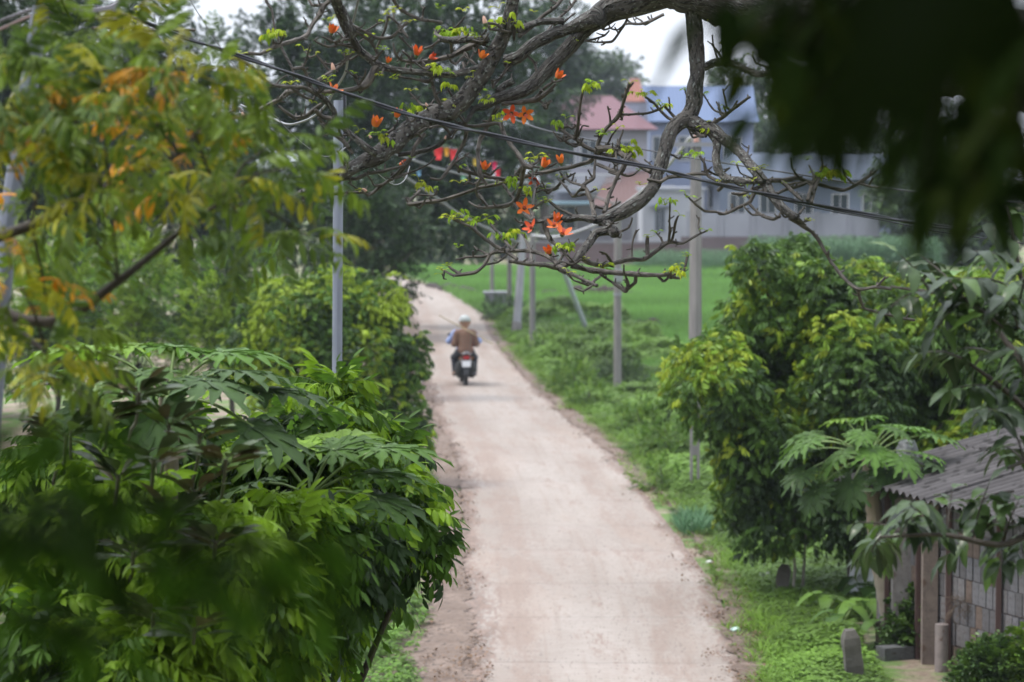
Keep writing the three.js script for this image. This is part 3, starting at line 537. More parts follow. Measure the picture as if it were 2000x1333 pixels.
// ---------- the flowering kapok ----------
const kapok = thing('kapok_tree', 'flowering kapok tree with bare gnarled boughs and orange blooms', 'tree', V(3.35, groundH(3, -14), -14.2));
const kNodes = [];   // [px, py, depth] of every point laid so far, so that boughs join
function bough(flat, d0, name = 'branch') {
  let c = []; for (let k = 0; k < flat.length; k += 3) c.push([flat[k], flat[k + 1], flat[k + 2]]);
  const near = q => { let best = null, bd = 26 * 26; for (const n of kNodes) { const e = (n[0] - q[0]) ** 2 + (n[1] - q[1]) ** 2; if (e < bd) { bd = e; best = n; } } return best; };
  let a = near(c[0]), z = near(c[c.length - 1]);
  if (!a && z) { c.reverse(); [a, z] = [z, a]; }
  let len = 0; for (let k = 1; k < c.length; k++) len += Math.hypot(c[k][0] - c[k - 1][0], c[k][1] - c[k - 1][1]);
  const dA = d0 ?? (a ? a[2] : 14 + rr(-0.3, 0.3)), dZ = z && a !== z && d0 === undefined && Math.abs(z[2] - dA) < 0.6 ? z[2] : clamp(dA + rr(-0.9, 0.9) * Math.min(1, len / 260), 13.2, 14.9);
  let run = 0; const P = [], R = [], ds = [], o = kapok.position;
  c.forEach((q, k) => { if (k) run += Math.hypot(q[0] - c[k - 1][0], q[1] - c[k - 1][1]); const t = run / len, d = lerp(dA, dZ, t) + 0.12 * Math.sin(t * 5) * Math.min(1, len / 300); kNodes.push([q[0], q[1], d]); ds.push(d); P.push(U(q[0], q[1], d).sub(o)); R.push(q[2] * 0.9 * d / FOC); });
  for (let k = 1; k < c.length; k++) for (let s = 1; s < 4; s++) kNodes.push([lerp(c[k - 1][0], c[k][0], s / 4), lerp(c[k - 1][1], c[k][1], s / 4), lerp(ds[k - 1], ds[k], s / 4)]);
  const thick = Math.max(...R) > 0.02, thin = R.reduce((m, r) => m + r, 0) / R.length;
  const [p, r] = spline(P, R, thick ? 0.022 : 0.012, thick ? 0 : 0.3), b = new MB();
  for (let k = 1; k + 1 < p.length; k++) { const w = thick ? 0.006 : 0.0035; p[k].x += w * noise3(p[k].x * 14, p[k].y * 14, 1); p[k].y += w * noise3(p[k].x * 14, p[k].y * 14, 5); r[k] *= 1 + (thick ? 0.1 : 0.22) * Math.max(-0.3, noise3(p[k].x * 26, p[k].y * 26, p[k].z * 26)); }
  b.tube(p, r, thick ? 14 : 7, { wob: thick ? 0.11 : 0.1 });
  // spurs, bud scars and knots
  const L = p.length, n = thick ? Math.floor(L / 9) : Math.floor(L / 5);
  for (let k = 0; k < n; k++) {
    const i = 1 + Math.floor(rnd() * (L - 2)), dir = V(rr(-1, 1), rr(-0.4, 1), rr(-1, 1)).normalize(), ln = r[i] * 0.8 + rr(0.004, thick ? 0.018 : 0.03) * (rnd() < 0.25 ? 1.6 : 1), rad = Math.min(r[i] * 0.7, rr(0.003, 0.006)), q = p[i].clone();
    b.tube([q, q.clone().addScaledVector(dir, ln * 0.6), q.clone().addScaledVector(dir, ln).add(V(0, rr(0, 0.006), 0))], [rad * 1.3, rad, rad * 0.8], 5);
  }
  b.build(name, thin > 0.014 ? barkMat : twigMat, kapok);
}
// [column, row, half width] of each bough as it hangs 14 m off
bough([2260, 420, 160, 2230, 270, 150, 2130, 160, 130, 1900, 105, 108, 1700, 78, 98, 1500, 12, 84, 1350, -36, 72, 1250, -48, 52], 14, 'limb');
bough([1310, -30, 46, 1190, 18, 30, 1150, 48, 22, 1138, 61, 18, 1103, 101, 17, 1057, 149, 16, 1014, 180, 15, 970, 193, 12, 944, 206, 8, 926, 212, 5, 912, 235, 5, 886, 258, 5, 872, 270, 5, 839, 291, 5, 778, 303, 5], 14, 'limb');
bough([1170, 30, 22, 1106, 58, 13, 1075, 70, 13, 1031, 91, 13, 1014, 108, 13, 987, 119, 14], 14.05, 'limb');
bough([1003, -20, 14, 996, 35, 15, 979, 79, 16, 961, 112, 18, 938, 149, 18, 909, 189, 20, 882, 213, 22, 844, 229, 20, 804, 249, 20, 781, 266, 20, 746, 298, 21, 702, 322, 16, 659, 343, 15, 615, 368, 13, 589, 383, 11, 566, 388, 3], 14.05, 'limb');
bough([1350, -30, 22, 1353, 17, 18, 1356, 52, 18, 1360, 96, 18, 1362, 140, 16, 1358, 184, 18, 1348, 221, 19, 1321, 246, 16, 1306, 270, 16, 1295, 305, 15, 1285, 340, 15, 1278, 363, 15, 1255, 389, 14, 1229, 408, 15, 1202, 422, 15, 1185, 429, 14, 1167, 432, 11], 13.95, 'limb');
bough([1345, 232, 17, 1369, 249, 17, 1388, 252, 15, 1409, 268, 13, 1435, 287, 11, 1456, 308, 11, 1475, 332, 11, 1494, 357, 11, 1508, 380, 11, 1526, 404, 10, 1547, 421, 8, 1557, 427, 8], undefined, 'limb');
const boughs = [
  [1180, 428, 11, 1188, 440, 11, 1203, 456, 12, 1201, 459, 9], [1196, 451, 11, 1167, 454, 10, 1155, 468, 9, 1141, 489, 9, 1124, 508, 8, 1115, 519, 7],
  [1167, 430, 9, 1132, 424, 8, 1106, 428, 8, 1085, 422, 7, 1057, 431, 5, 1034, 434, 5, 1018, 444, 4], [1388, 255, 12, 1400, 279, 9, 1400, 305, 9, 1404, 331, 9, 1421, 349, 9, 1452, 353, 7, 1479, 353, 7, 1493, 353, 7],
  [1115, 519, 6, 1150, 527, 6, 1185, 532, 6, 1229, 536, 6, 1272, 538, 5, 1304, 535, 4, 1316, 524, 3], [1304, 537, 4, 1327, 543, 3, 1337, 524, 3, 1344, 499, 3], [1285, 539, 3, 1297, 548, 3, 1306, 540, 3, 1312, 526, 2],
  [1126, 506, 7, 1138, 505, 6, 1155, 515, 6, 1178, 519, 5, 1202, 513, 5, 1229, 508, 6, 1255, 508, 5, 1272, 498, 5, 1290, 485, 4, 1309, 473, 4, 1334, 475, 3, 1360, 461, 3, 1381, 450, 2],
  [1309, 473, 4, 1314, 464, 3, 1320, 436, 3, 1325, 422, 2], [1306, 474, 3, 1308, 450, 3, 1309, 431, 2, 1310, 387, 2], [1266, 500, 5, 1265, 480, 4, 1265, 462, 4], [1234, 503, 2, 1237, 468, 2, 1244, 450, 3], [1195, 513, 4, 1183, 496, 3, 1171, 492, 2],
  [1111, 514, 6, 1090, 524, 6, 1063, 518, 5, 1032, 516, 5, 996, 511, 4], [1092, 524, 8, 1116, 536, 5, 1140, 546, 4, 1166, 558, 4], [1172, 540, 3, 1160, 548, 3, 1148, 556, 3, 1136, 552, 2],
  [1172, 535, 3, 1195, 552, 3, 1221, 568, 5, 1226, 556, 4, 1222, 545, 5], [1222, 566, 4, 1240, 552, 4, 1241, 540, 4],
  [1090, 517, 5, 1068, 500, 5, 1032, 489, 5, 1008, 490, 4, 972, 492, 5, 958, 498, 4, 948, 517, 4, 929, 532, 4, 905, 537, 4, 886, 538, 3, 862, 526, 2], [900, 536, 4, 883, 526, 3, 876, 520, 2], [958, 498, 4, 943, 502, 4, 914, 502, 3, 890, 507, 2], [924, 502, 2, 924, 490, 2],
  [1010, 507, 4, 989, 493, 4, 967, 481, 4, 943, 462, 4, 917, 442, 3, 888, 428, 3, 878, 421, 2], [1003, 490, 3, 984, 469, 3, 962, 442, 3, 948, 426, 2], [1061, 428, 6, 1066, 450, 6, 1075, 469, 5, 1097, 488, 4, 1116, 512, 4], [1087, 522, 3, 1100, 500, 3, 1114, 484, 3, 1130, 466, 2], [1039, 514, 3, 1037, 492, 3, 1020, 458, 2],
  [657, -6, 8, 667, 21, 8, 680, 40, 7, 688, 58, 7, 686, 74, 7], [646, -6, 5, 662, 31, 7, 673, 52, 9, 685, 73, 9, 702, 98, 9, 723, 114, 9, 737, 128, 9, 764, 135, 8, 777, 138, 7, 812, 142, 7, 847, 145, 7, 891, 143, 7, 935, 131, 7],
  [737, 130, 9, 727, 149, 9, 713, 168, 9, 694, 173, 6, 667, 177, 5, 632, 180, 5, 606, 176, 5, 589, 170, 4, 562, 170, 4, 527, 163, 4, 506, 145, 4, 484, 126, 4, 464, 114, 3],
  [643, 2, 5, 632, 12, 6, 625, 26, 6, 610, 49, 5, 601, 66, 5, 589, 73, 5, 562, 82, 5, 536, 91, 5, 519, 98, 4, 506, 105, 4, 484, 105, 4, 471, 108, 3, 450, 115, 2], [629, 9, 4, 610, 10, 3, 601, -4, 3], [540, 93, 3, 533, 84, 3, 533, 76, 2],
  [690, 52, 4, 711, 61, 4, 737, 73, 4, 764, 73, 4, 777, 61, 4, 798, 42, 3], [692, 60, 5, 708, 70, 4, 725, 82, 4, 737, 103, 3], [736, 124, 3, 737, 91, 3, 750, 61, 3, 758, 31, 3], [758, 31, 3, 780, 50, 3, 797, 74, 3], [765, -6, 4, 777, 14, 4, 795, 26, 4, 821, 38, 4, 847, 42, 4, 863, 45, 4],
  [692, 100, 4, 666, 126, 4, 641, 143, 3, 618, 157, 3], [659, 139, 3, 641, 136, 3, 627, 119, 3, 617, 107, 2], [690, 94, 3, 664, 87, 3, 641, 91, 3, 620, 84, 2, 613, 79, 2], [659, 86, 3, 629, 72, 2], [674, 138, 2, 694, 152, 2, 702, 166, 2],
  [580, 177, 5, 561, 180, 5, 548, 192, 5, 527, 203, 5, 501, 217, 5, 480, 226, 5, 461, 231, 4, 438, 242, 3], [478, 222, 3, 466, 212, 3, 452, 218, 2], [629, 203, 4, 611, 216, 4, 597, 226, 5, 575, 231, 5, 559, 221, 4, 543, 207, 3],
  [606, 176, 6, 615, 180, 6, 641, 203, 6, 655, 224, 6, 652, 234, 6, 673, 251, 6, 694, 270, 7, 715, 289, 8, 735, 300, 9], [650, 233, 5, 630, 228, 5, 616, 214, 4], [622, 230, 4, 639, 247, 4, 645, 259, 4, 657, 266, 4, 667, 275, 3, 678, 287, 3, 690, 300, 4], [655, 240, 3, 667, 266, 3, 681, 289, 4],
  [527, 163, 4, 508, 174, 4, 498, 180, 3, 489, 175, 2], [571, 135, 4, 590, 132, 4, 597, 145, 4, 600, 160, 4, 610, 176, 5], [568, 172, 3, 592, 188, 3, 612, 196, 3],
  [615, 375, 3, 650, 380, 3, 685, 377, 3, 713, 377, 3, 727, 378, 4, 746, 363, 4, 764, 350, 4, 777, 338, 4, 795, 315, 4, 805, 303, 4, 812, 285, 4, 830, 262, 5], [669, 350, 4, 694, 349, 4, 720, 338, 4, 746, 335, 4, 775, 328, 3, 790, 322, 3], [680, 357, 2, 699, 370, 2, 716, 374, 2],
  [763, 342, 2, 795, 338, 2, 821, 329, 2, 839, 319, 2, 851, 307, 2], [774, 298, 4, 795, 275, 4, 818, 261, 4, 833, 251, 3], [973, 208, 5, 963, 223, 4, 949, 251, 5, 937, 273, 5, 933, 298, 5, 935, 322, 5, 938, 343, 5, 951, 361, 4], [912, 255, 5, 907, 275, 4, 891, 305, 4, 877, 328, 4, 860, 352, 3, 839, 349, 2], [912, 240, 3, 893, 240, 2, 886, 232, 2],
  [896, 244, 4, 926, 247, 4, 952, 244, 4, 970, 240, 4, 979, 245, 5, 987, 266, 5, 1001, 287, 5, 1014, 305, 5, 1024, 321, 5, 1040, 329, 4], [1272, 335, 7, 1255, 326, 6, 1237, 315, 6, 1220, 305, 6, 1202, 294, 6, 1188, 291, 7, 1171, 293, 8, 1164, 306, 7, 1150, 317, 5, 1124, 324, 5, 1097, 329, 4, 1066, 336, 4, 1040, 342, 4, 1014, 349, 4, 979, 357, 4, 935, 368, 4, 900, 380, 4, 865, 391, 4, 830, 396, 5, 798, 398, 5, 803, 388, 4, 820, 372, 3],
  [1173, 301, 4, 1194, 306, 4, 1208, 300, 4], [1169, 298, 5, 1157, 294, 5, 1141, 286, 5, 1129, 275, 5, 1124, 270, 5, 1129, 252, 4, 1132, 226, 4, 1134, 201, 3, 1138, 175, 3], [1122, 272, 3, 1101, 258, 3, 1087, 244, 3], [1135, 282, 4, 1110, 282, 3, 1099, 266, 3], [1130, 268, 2, 1139, 246, 2, 1150, 247, 2],
  [1166, 294, 5, 1169, 279, 4, 1174, 266, 4, 1185, 251, 4, 1202, 233, 5, 1213, 215, 4, 1220, 192, 4, 1229, 163, 4], [1216, 190, 3, 1215, 184, 2], [1215, 223, 3, 1255, 223, 3, 1272, 219, 3, 1293, 210, 3], [1192, 244, 3, 1191, 232, 2, 1187, 208, 2], [1260, 189, 3, 1278, 201, 3, 1290, 217, 3, 1304, 231, 3, 1318, 236, 4], [1297, 207, 3, 1316, 228, 4, 1334, 235, 4, 1351, 252, 4, 1367, 266, 4, 1380, 266, 4], [1306, 190, 2, 1308, 218, 2],
  [1543, 427, 5, 1566, 441, 5, 1584, 453, 4, 1598, 468, 4, 1622, 509, 4, 1650, 544, 4, 1677, 566, 4, 1710, 561, 3, 1741, 565, 3], [1677, 567, 4, 1680, 582, 4, 1689, 603, 3, 1713, 610, 3, 1752, 621, 3, 1787, 626, 3], [1712, 560, 3, 1730, 540, 3], [1557, 427, 4, 1570, 436, 3, 1582, 426, 2], [1562, 418, 3, 1571, 404, 2],
  [1505, 352, 5, 1531, 353, 5, 1557, 348, 5, 1575, 355, 5, 1592, 358, 4, 1619, 365, 4, 1648, 371, 4, 1671, 362, 4, 1697, 346, 4, 1708, 337, 3], [1517, 378, 4, 1540, 369, 4, 1557, 365, 4, 1575, 357, 4], [1526, 355, 4, 1540, 367, 4, 1557, 383, 4, 1568, 392, 3], [1585, 397, 4, 1591, 369, 4, 1598, 351, 4, 1610, 336, 3], [1578, 392, 4, 1585, 365, 4, 1589, 344, 3, 1580, 323, 2],
  [1491, 372, 4, 1475, 379, 4, 1465, 395, 4, 1435, 409, 4, 1414, 418, 3, 1400, 414, 3, 1377, 412, 3, 1360, 399, 3, 1341, 382, 2], [1465, 397, 3, 1477, 411, 3, 1491, 423, 4, 1512, 428, 4, 1524, 423, 4], [1432, 408, 3, 1430, 398, 3], [1492, 362, 4, 1470, 372, 4, 1450, 380, 4, 1430, 378, 3], [1421, 352, 6, 1410, 365, 4, 1402, 372, 4],
  [1410, 357, 4, 1386, 345, 4, 1379, 331, 4, 1376, 319, 3, 1367, 305, 3], [1381, 340, 4, 1351, 340, 4, 1330, 345, 4, 1307, 347, 4, 1290, 356, 4, 1264, 350, 3], [1391, 242, 4, 1412, 230, 4, 1430, 216, 4, 1465, 190, 3], [1420, 222, 2, 1414, 206, 2], [1374, 131, 9, 1395, 122, 9, 1412, 119, 9, 1430, 122, 8, 1480, 145, 7, 1530, 135, 6, 1562, 131, 5], [1402, 120, 3, 1396, 98, 2, 1392, 84, 2], [1412, 119, 3, 1412, 98, 3, 1410, 60, 2],
  [1162, 424, 6, 1155, 394, 5, 1146, 371, 5, 1139, 363, 4, 1160, 349, 4, 1162, 336, 3, 1164, 308, 3], [1138, 363, 3, 1115, 356, 3, 1097, 342, 3], [1139, 366, 3, 1120, 384, 3, 1106, 368, 3, 1090, 349, 2], [1122, 384, 3, 1145, 380, 3, 1167, 370, 2], [1180, 415, 5, 1187, 389, 5, 1199, 364, 4, 1209, 340, 4, 1225, 314, 3, 1234, 301, 3], [1209, 340, 3, 1204, 338, 4, 1185, 329, 4, 1166, 321, 4], [1216, 326, 3, 1225, 301, 3], [1206, 332, 2, 1204, 305, 2, 1205, 284, 2], [1112, 428, 3, 1128, 418, 2, 1124, 408, 2], [1130, 424, 3, 1110, 415, 3, 1087, 406, 3, 1066, 389, 3],
  [1024, 325, 5, 1019, 357, 5, 1012, 384, 4, 1003, 396, 5, 987, 403, 5, 958, 405, 4, 935, 404, 3, 916, 394, 2], [952, 403, 3, 940, 384, 3, 935, 378, 2], [982, 359, 3, 996, 380, 3, 1014, 398, 3, 1036, 410, 3, 1061, 394, 3], [1005, 398, 4, 1019, 413, 4, 1036, 426, 5, 1046, 431, 5], [1036, 410, 4, 1043, 428, 4], [1045, 357, 4, 1064, 371, 4, 1084, 368, 4, 1101, 350, 3, 1124, 338, 2], [1045, 343, 3, 1044, 370, 3, 1040, 400, 2], [1024, 322, 5, 1010, 340, 5, 1004, 350, 4],
  [889, 321, 3, 905, 333, 4, 926, 340, 4, 944, 345, 4, 970, 347, 4, 988, 352, 4], [916, 338, 3, 916, 355, 3, 906, 362, 2], [930, 340, 3, 921, 324, 2], [1028, 327, 4, 1050, 316, 3, 1060, 307, 3, 1075, 303, 2], [939, 350, 3, 932, 366, 3],
  [952, 77, 9, 917, 77, 8, 882, 77, 8, 858, 77, 6], [950, 80, 8, 935, 84, 7, 909, 94, 7, 882, 108, 6, 847, 117, 5, 821, 121, 5, 812, 122, 4, 786, 119, 3, 772, 105, 3, 769, 84, 2], [822, 122, 5, 830, 132, 6, 845, 136, 4], [806, 121, 3, 795, 108, 3, 785, 100, 2], [865, 76, 4, 850, 66, 3, 857, 60, 2], [880, 80, 3, 882, 100, 4],
  [1101, 42, 8, 1057, 42, 8, 1022, 54, 7, 1012, 62, 6], [1014, 70, 5, 1031, 58, 5, 1057, 35, 4, 1084, 14, 4, 1098, -4, 4], [1031, 89, 3, 1057, 75, 3, 1084, 44, 3, 1110, 19, 3, 1124, 0, 3], [985, 68, 4, 1000, 62, 3, 960, 58, 3, 954, 50, 3], [1005, 65, 4, 1006, 40, 3], [979, 203, 5, 1022, 200, 6, 1049, 193, 6, 1066, 182, 5, 1085, 163, 3], [1050, 194, 3, 1066, 203, 3, 1077, 196, 2], [1046, 190, 3, 1062, 172, 3, 1080, 160, 3],
  [905, 101, 3, 917, 115, 3, 930, 128, 3], [926, 100, 2, 914, 121, 2, 888, 149, 3], [963, 172, 3, 961, 155, 3], [963, 170, 3, 982, 145, 3, 1000, 126, 2], [1031, 108, 3, 1043, 122, 3, 1050, 142, 3], [972, 180, 8, 985, 168, 8, 1003, 157, 8], [908, 145, 3, 904, 122, 3], [945, 44, 3, 970, 48, 3, 980, 55, 4], [780, 70, 3, 800, 92, 2, 815, 98, 2], [830, 95, 3, 845, 90, 3, 857, 80, 3],
  [1297, 28, 4, 1272, 40, 4, 1246, 47, 3, 1223, 47, 3], [1230, 19, 3, 1222, 44, 3, 1211, 61, 3, 1195, 80, 3, 1167, 82, 2, 1143, 80, 2], [1216, 52, 2, 1206, 58, 2, 1192, 54, 2, 1187, 38, 2], [845, 148, 3, 838, 158, 3, 810, 155, 2, 780, 150, 3], [848, 152, 3, 836, 162, 3, 800, 152, 2], [884, 213, 3, 886, 195, 3, 875, 172, 2], [852, 205, 3, 825, 205, 3, 800, 180, 2], [780, 212, 2, 795, 225, 2], [786, 258, 3, 797, 232, 3], [742, 285, 3, 752, 262, 3, 770, 250, 3], [905, 235, 3, 893, 222, 3], [840, 250, 3, 862, 245, 3, 880, 262, 3], [842, 150, 4, 846, 170, 4, 852, 188, 4, 862, 205, 4],
  [380, 58, 3, 300, 60, 5, 240, 52, 4, 180, 55, 4], [240, 40, 4, 200, 36, 4, 160, 40, 4], [255, 52, 3, 265, 60, 3]];
for (const b of boughs) bough(b);
// fine side twigs, bent up at their tips
const twigEnds = [];
{
  const spots = kNodes.filter(n => n[0] > 430 && n[0] < 1720 && n[1] > -10 && n[1] < 560);
  for (let k = 0; k < 150; k++) {
    const n = spots[Math.floor(rnd() * spots.length)], a = rr(0, 6.283), L = rr(22, 62), x1 = n[0] + Math.cos(a) * L * 0.5, y1 = n[1] + Math.sin(a) * L * 0.32 + rr(-3, 6), x2 = n[0] + Math.cos(a) * L, y2 = n[1] + Math.sin(a) * L * 0.5 - rr(4, 26);
    bough([n[0], n[1], 2.6, x1, y1, 2.3, (x1 + x2) / 2 + rr(-4, 4), (y1 + y2) / 2 + rr(-1, 7), 2.1, x2, y2, 1.8], n[2], 'twig');
    twigEnds.push([x2, y2]);
  }
}
new MB().tube([V(0, -0.1, 0), V(-0.05, 1, 0), V(-0.2, 1.7, 0.2), V(U(2230, 300, 14).x - 3.35, U(2230, 300, 14).y - kapok.position.y, 0.3)], [0.5, 0.43, 0.41, 0.37], 16, { wob: 0.06 }).build('trunk', barkMat, kapok);
const nearestNode = (x, y) => kNodes.reduce((b, n) => { const e = (n[0] - x) ** 2 + (n[1] - y) ** 2; return e < b[1] ? [n, e] : b; }, [null, 1e9])[0];
// blooms
const petalMats = [[0.66, 0.115, 0.008], [0.72, 0.19, 0.01], [0.62, 0.08, 0.01], [0.70, 0.15, 0.008]].map(c => new THREE.MeshPhysicalMaterial({ color: lin(...c), roughness: 0.9, transmission: 0.25, thickness: 0, clearcoat: 0.25, clearcoatRoughness: 0.4, side: THREE.DoubleSide, vertexColors: true }));
const calyxMat = std(0.06, 0.085, 0.03, 0.6), stamenMat = std(0.6, 0.16, 0.12, 0.7);
const petalGeo = [0.1, 0.9].map(open => { const b = new MB(), th = 0.0022; b.blade(M4(), 0.074, 0.034, 7, { fold: 0.22, bend: -0.3 - open * 0.2 + 0.0, prof: t => Math.pow(Math.sin(Math.PI * Math.min(1, 0.12 + t * 0.88)), 0.65), mid: 1.1 }); b.blade(M4().makeTranslation(0, -th, 0), 0.0735, 0.0335, 7, { fold: 0.22, bend: -0.5, prof: t => Math.pow(Math.sin(Math.PI * Math.min(1, 0.12 + t * 0.88)), 0.65), mid: 1.0 }); return b.geo(); });
const calyxGeo = new THREE.LatheGeometry([[0.001, -0.004], [0.011, 0], [0.015, 0.010], [0.0145, 0.022], [0.012, 0.024]].map(p => new THREE.Vector2(...p)), 12);
const stamenGeo = (() => { const b = new MB(); for (let k = 0; k < 16; k++) { const a = rr(0, 6.28), r = rr(0.1, 0.45); b.tube([V(0, 0.01, 0), V(Math.cos(a) * r * 0.02, 0.035, Math.sin(a) * r * 0.02), V(Math.cos(a) * r * 0.045, 0.056, Math.sin(a) * r * 0.045)], [0.0011, 0.001, 0.0014], 4); } return b.geo(); })();
function bloom(px, py, size, dir, open) {
  const n = nearestNode(px, py), f = new THREE.Group(); f.name = 'flower'; kapok.add(f);
  f.position.copy(U(px, py + 8, n[2] - 0.05)).sub(kapok.position); f.quaternion.setFromUnitVectors(V(0, 1, 0), dir.clone().normalize()); f.scale.setScalar(size * rr(0.62, 0.8));
  const mat = pick(petalMats), ph = rr(0, 6);
  for (let k = 0; k < 5; k++) {
    const a = ph + k * 1.2566, el = (open ? 0.35 : 0.95) + rr(-0.18, 0.18), p = put('petal', petalGeo[open ? 1 : 0], mat, f);
    const d = V(Math.cos(a) * Math.cos(el), Math.sin(el), Math.sin(a) * Math.cos(el)); p.matrix.copy(frame(V(Math.cos(a) * 0.008, 0.016, Math.sin(a) * 0.008), d, V(-Math.cos(a), open ? 1 : 0.4, -Math.sin(a)))); p.matrix.decompose(p.position, p.quaternion, p.scale);
  }
  put('calyx', calyxGeo, calyxMat, f); put('stamens', stamenGeo, stamenMat, f);
}
for (const [x, y, s, dx, dy, dz, o] of [[646, 62, 1.0, 0.25, 1, 0.2, 0], [650, 172, 0.95, 0.5, 0.9, 0.3, 1], [772, 226, 0.95, 0.35, 1, 0.3, 0], [813, 105, 1.0, 0.1, 1, 0.4, 0], [836, 108, 0.75, 0.7, 0.4, 0.3, 0], [937, 110, 0.95, 0.45, 0.9, 0.2, 0], [1000, 213, 1.0, -0.2, -0.2, 1, 1], [1024, 214, 1.0, 0.3, -0.25, 1, 1], [1084, 148, 0.95, 0.5, 0.6, 0.3, 0], [755, 117, 0.6, 0.4, 0.8, 0.3, 0], [731, 246, 1.1, 0.25, 1, 0.25, 0], [777, 314, 0.7, 0.8, 0.1, 0.4, 0], [945, 328, 0.95, 0.15, 1, 0.3, 0], [1057, 323, 0.95, 0.5, 0.8, 0.2, 0], [1047, 342, 0.7, -0.3, -0.4, 0.6, 1], [1097, 315, 1.0, -0.2, 1, 0.3, 0], [1024, 400, 0.95, 0.05, 0.35, 1, 1], [1040, 440, 0.85, -0.5, 0.5, 0.6, 1], [1083, 437, 1.0, -0.1, 0.8, 0.6, 1], [1097, 454, 1.05, 0.3, 0.9, 0.45, 1], [1076, 491, 1.0, -0.3, 0.6, 0.5, 0], [1084, 428, 0.9, 0.3, 0.9, 0.3, 0]]) bloom(x, y, s, V(dx, dy, dz), o);
{ // closed buds
  const g = new THREE.LatheGeometry([[0.001, 0], [0.011, 0.004], [0.013, 0.016], [0.012, 0.03], [0.008, 0.046], [0.001, 0.056]].map(p => new THREE.Vector2(...p)), 10), m = std(0.46, 0.27, 0.2, 0.6);
  for (const [x, y, tilt, s] of [[652, 137, 0.2, 0.85], [480, 232, 0.45, 0.85], [949, 46, 0.25, 0.9], [868, 270, -0.3, 0.45], [836, 206, 0.5, 0.5], [718, 372, 0.9, 0.6], [726, 268, 0.6, 0.5]]) { const b = new THREE.Group(); b.name = 'bud'; kapok.add(b); b.position.copy(U(x, y + 4, nearestNode(x, y)[2] - 0.03)).sub(kapok.position); b.rotation.z = tilt; b.scale.setScalar(s); put('petals', g, m, b); const c = put('calyx', calyxGeo, calyxMat, b); c.scale.setScalar(0.85); c.position.y = -0.002; }
}
// tufts of new leaves
function tuft(size, n, spread, lW) {
  const b = new MB();
  for (let k = 0; k < n; k++) {
    const a = k * 2.4 + rr(-0.4, 0.4), el = rr(0.25, 1.45), L = size * rr(0.4, 1.2), d = V(Math.cos(a) * Math.cos(el), Math.sin(el), Math.sin(a) * Math.cos(el));
    const tip = d.clone().multiplyScalar(L).add(V(Math.cos(a), -0.1, Math.sin(a)).multiplyScalar(L * 0.25)), mid = d.clone().multiplyScalar(L * 0.55);
    b.col = [1, 0.95, 0.8]; b.tube([V(), mid, tip], [0.0019, 0.0014, 0.001], 4, { cap: false });
    const nl = 5, out = V(Math.cos(a), 0, Math.sin(a)), side = V(-Math.sin(a), 0, Math.cos(a));
    for (let j = 0; j < nl; j++) {
      const f = (j - (nl - 1) / 2) / ((nl - 1) / 2), dir = out.clone().multiplyScalar(Math.cos(f * 1.25)).addScaledVector(side, Math.sin(f * 1.25)); dir.y -= spread * rr(0.8, 1.8); const tn = rr(0.85, 1.2); b.col = [tn, tn, tn * 0.9];
      b.blade(frame(tip, dir, V(0, 1, 0).addScaledVector(side, f)), size * 0.95 * (1 - 0.25 * Math.abs(f)) * rr(0.8, 1.1), size * lW, 4, { fold: 0.35, bend: 0.9, prof: lance });
    }
  }
  return b.geo();
}
const tuftG = { L: [tuft(0.056, 8, 0.5, 0.27), tuft(0.052, 7, 0.35, 0.3)], M: [tuft(0.042, 6, 0.45, 0.2), tuft(0.038, 5, 0.8, 0.19), tuft(0.045, 5, 0.15, 0.22), tuft(0.036, 5, -0.1, 0.2)], S: [tuft(0.024, 3, 0.0, 0.17), tuft(0.02, 4, -0.5, 0.16), tuft(0.028, 2, -0.2, 0.16)] };
const tuftM = leafMats([[0.24, 0.36, 0.03], [0.30, 0.40, 0.04], [0.18, 0.33, 0.03]], { through: 0.45, coat: 0.2 });
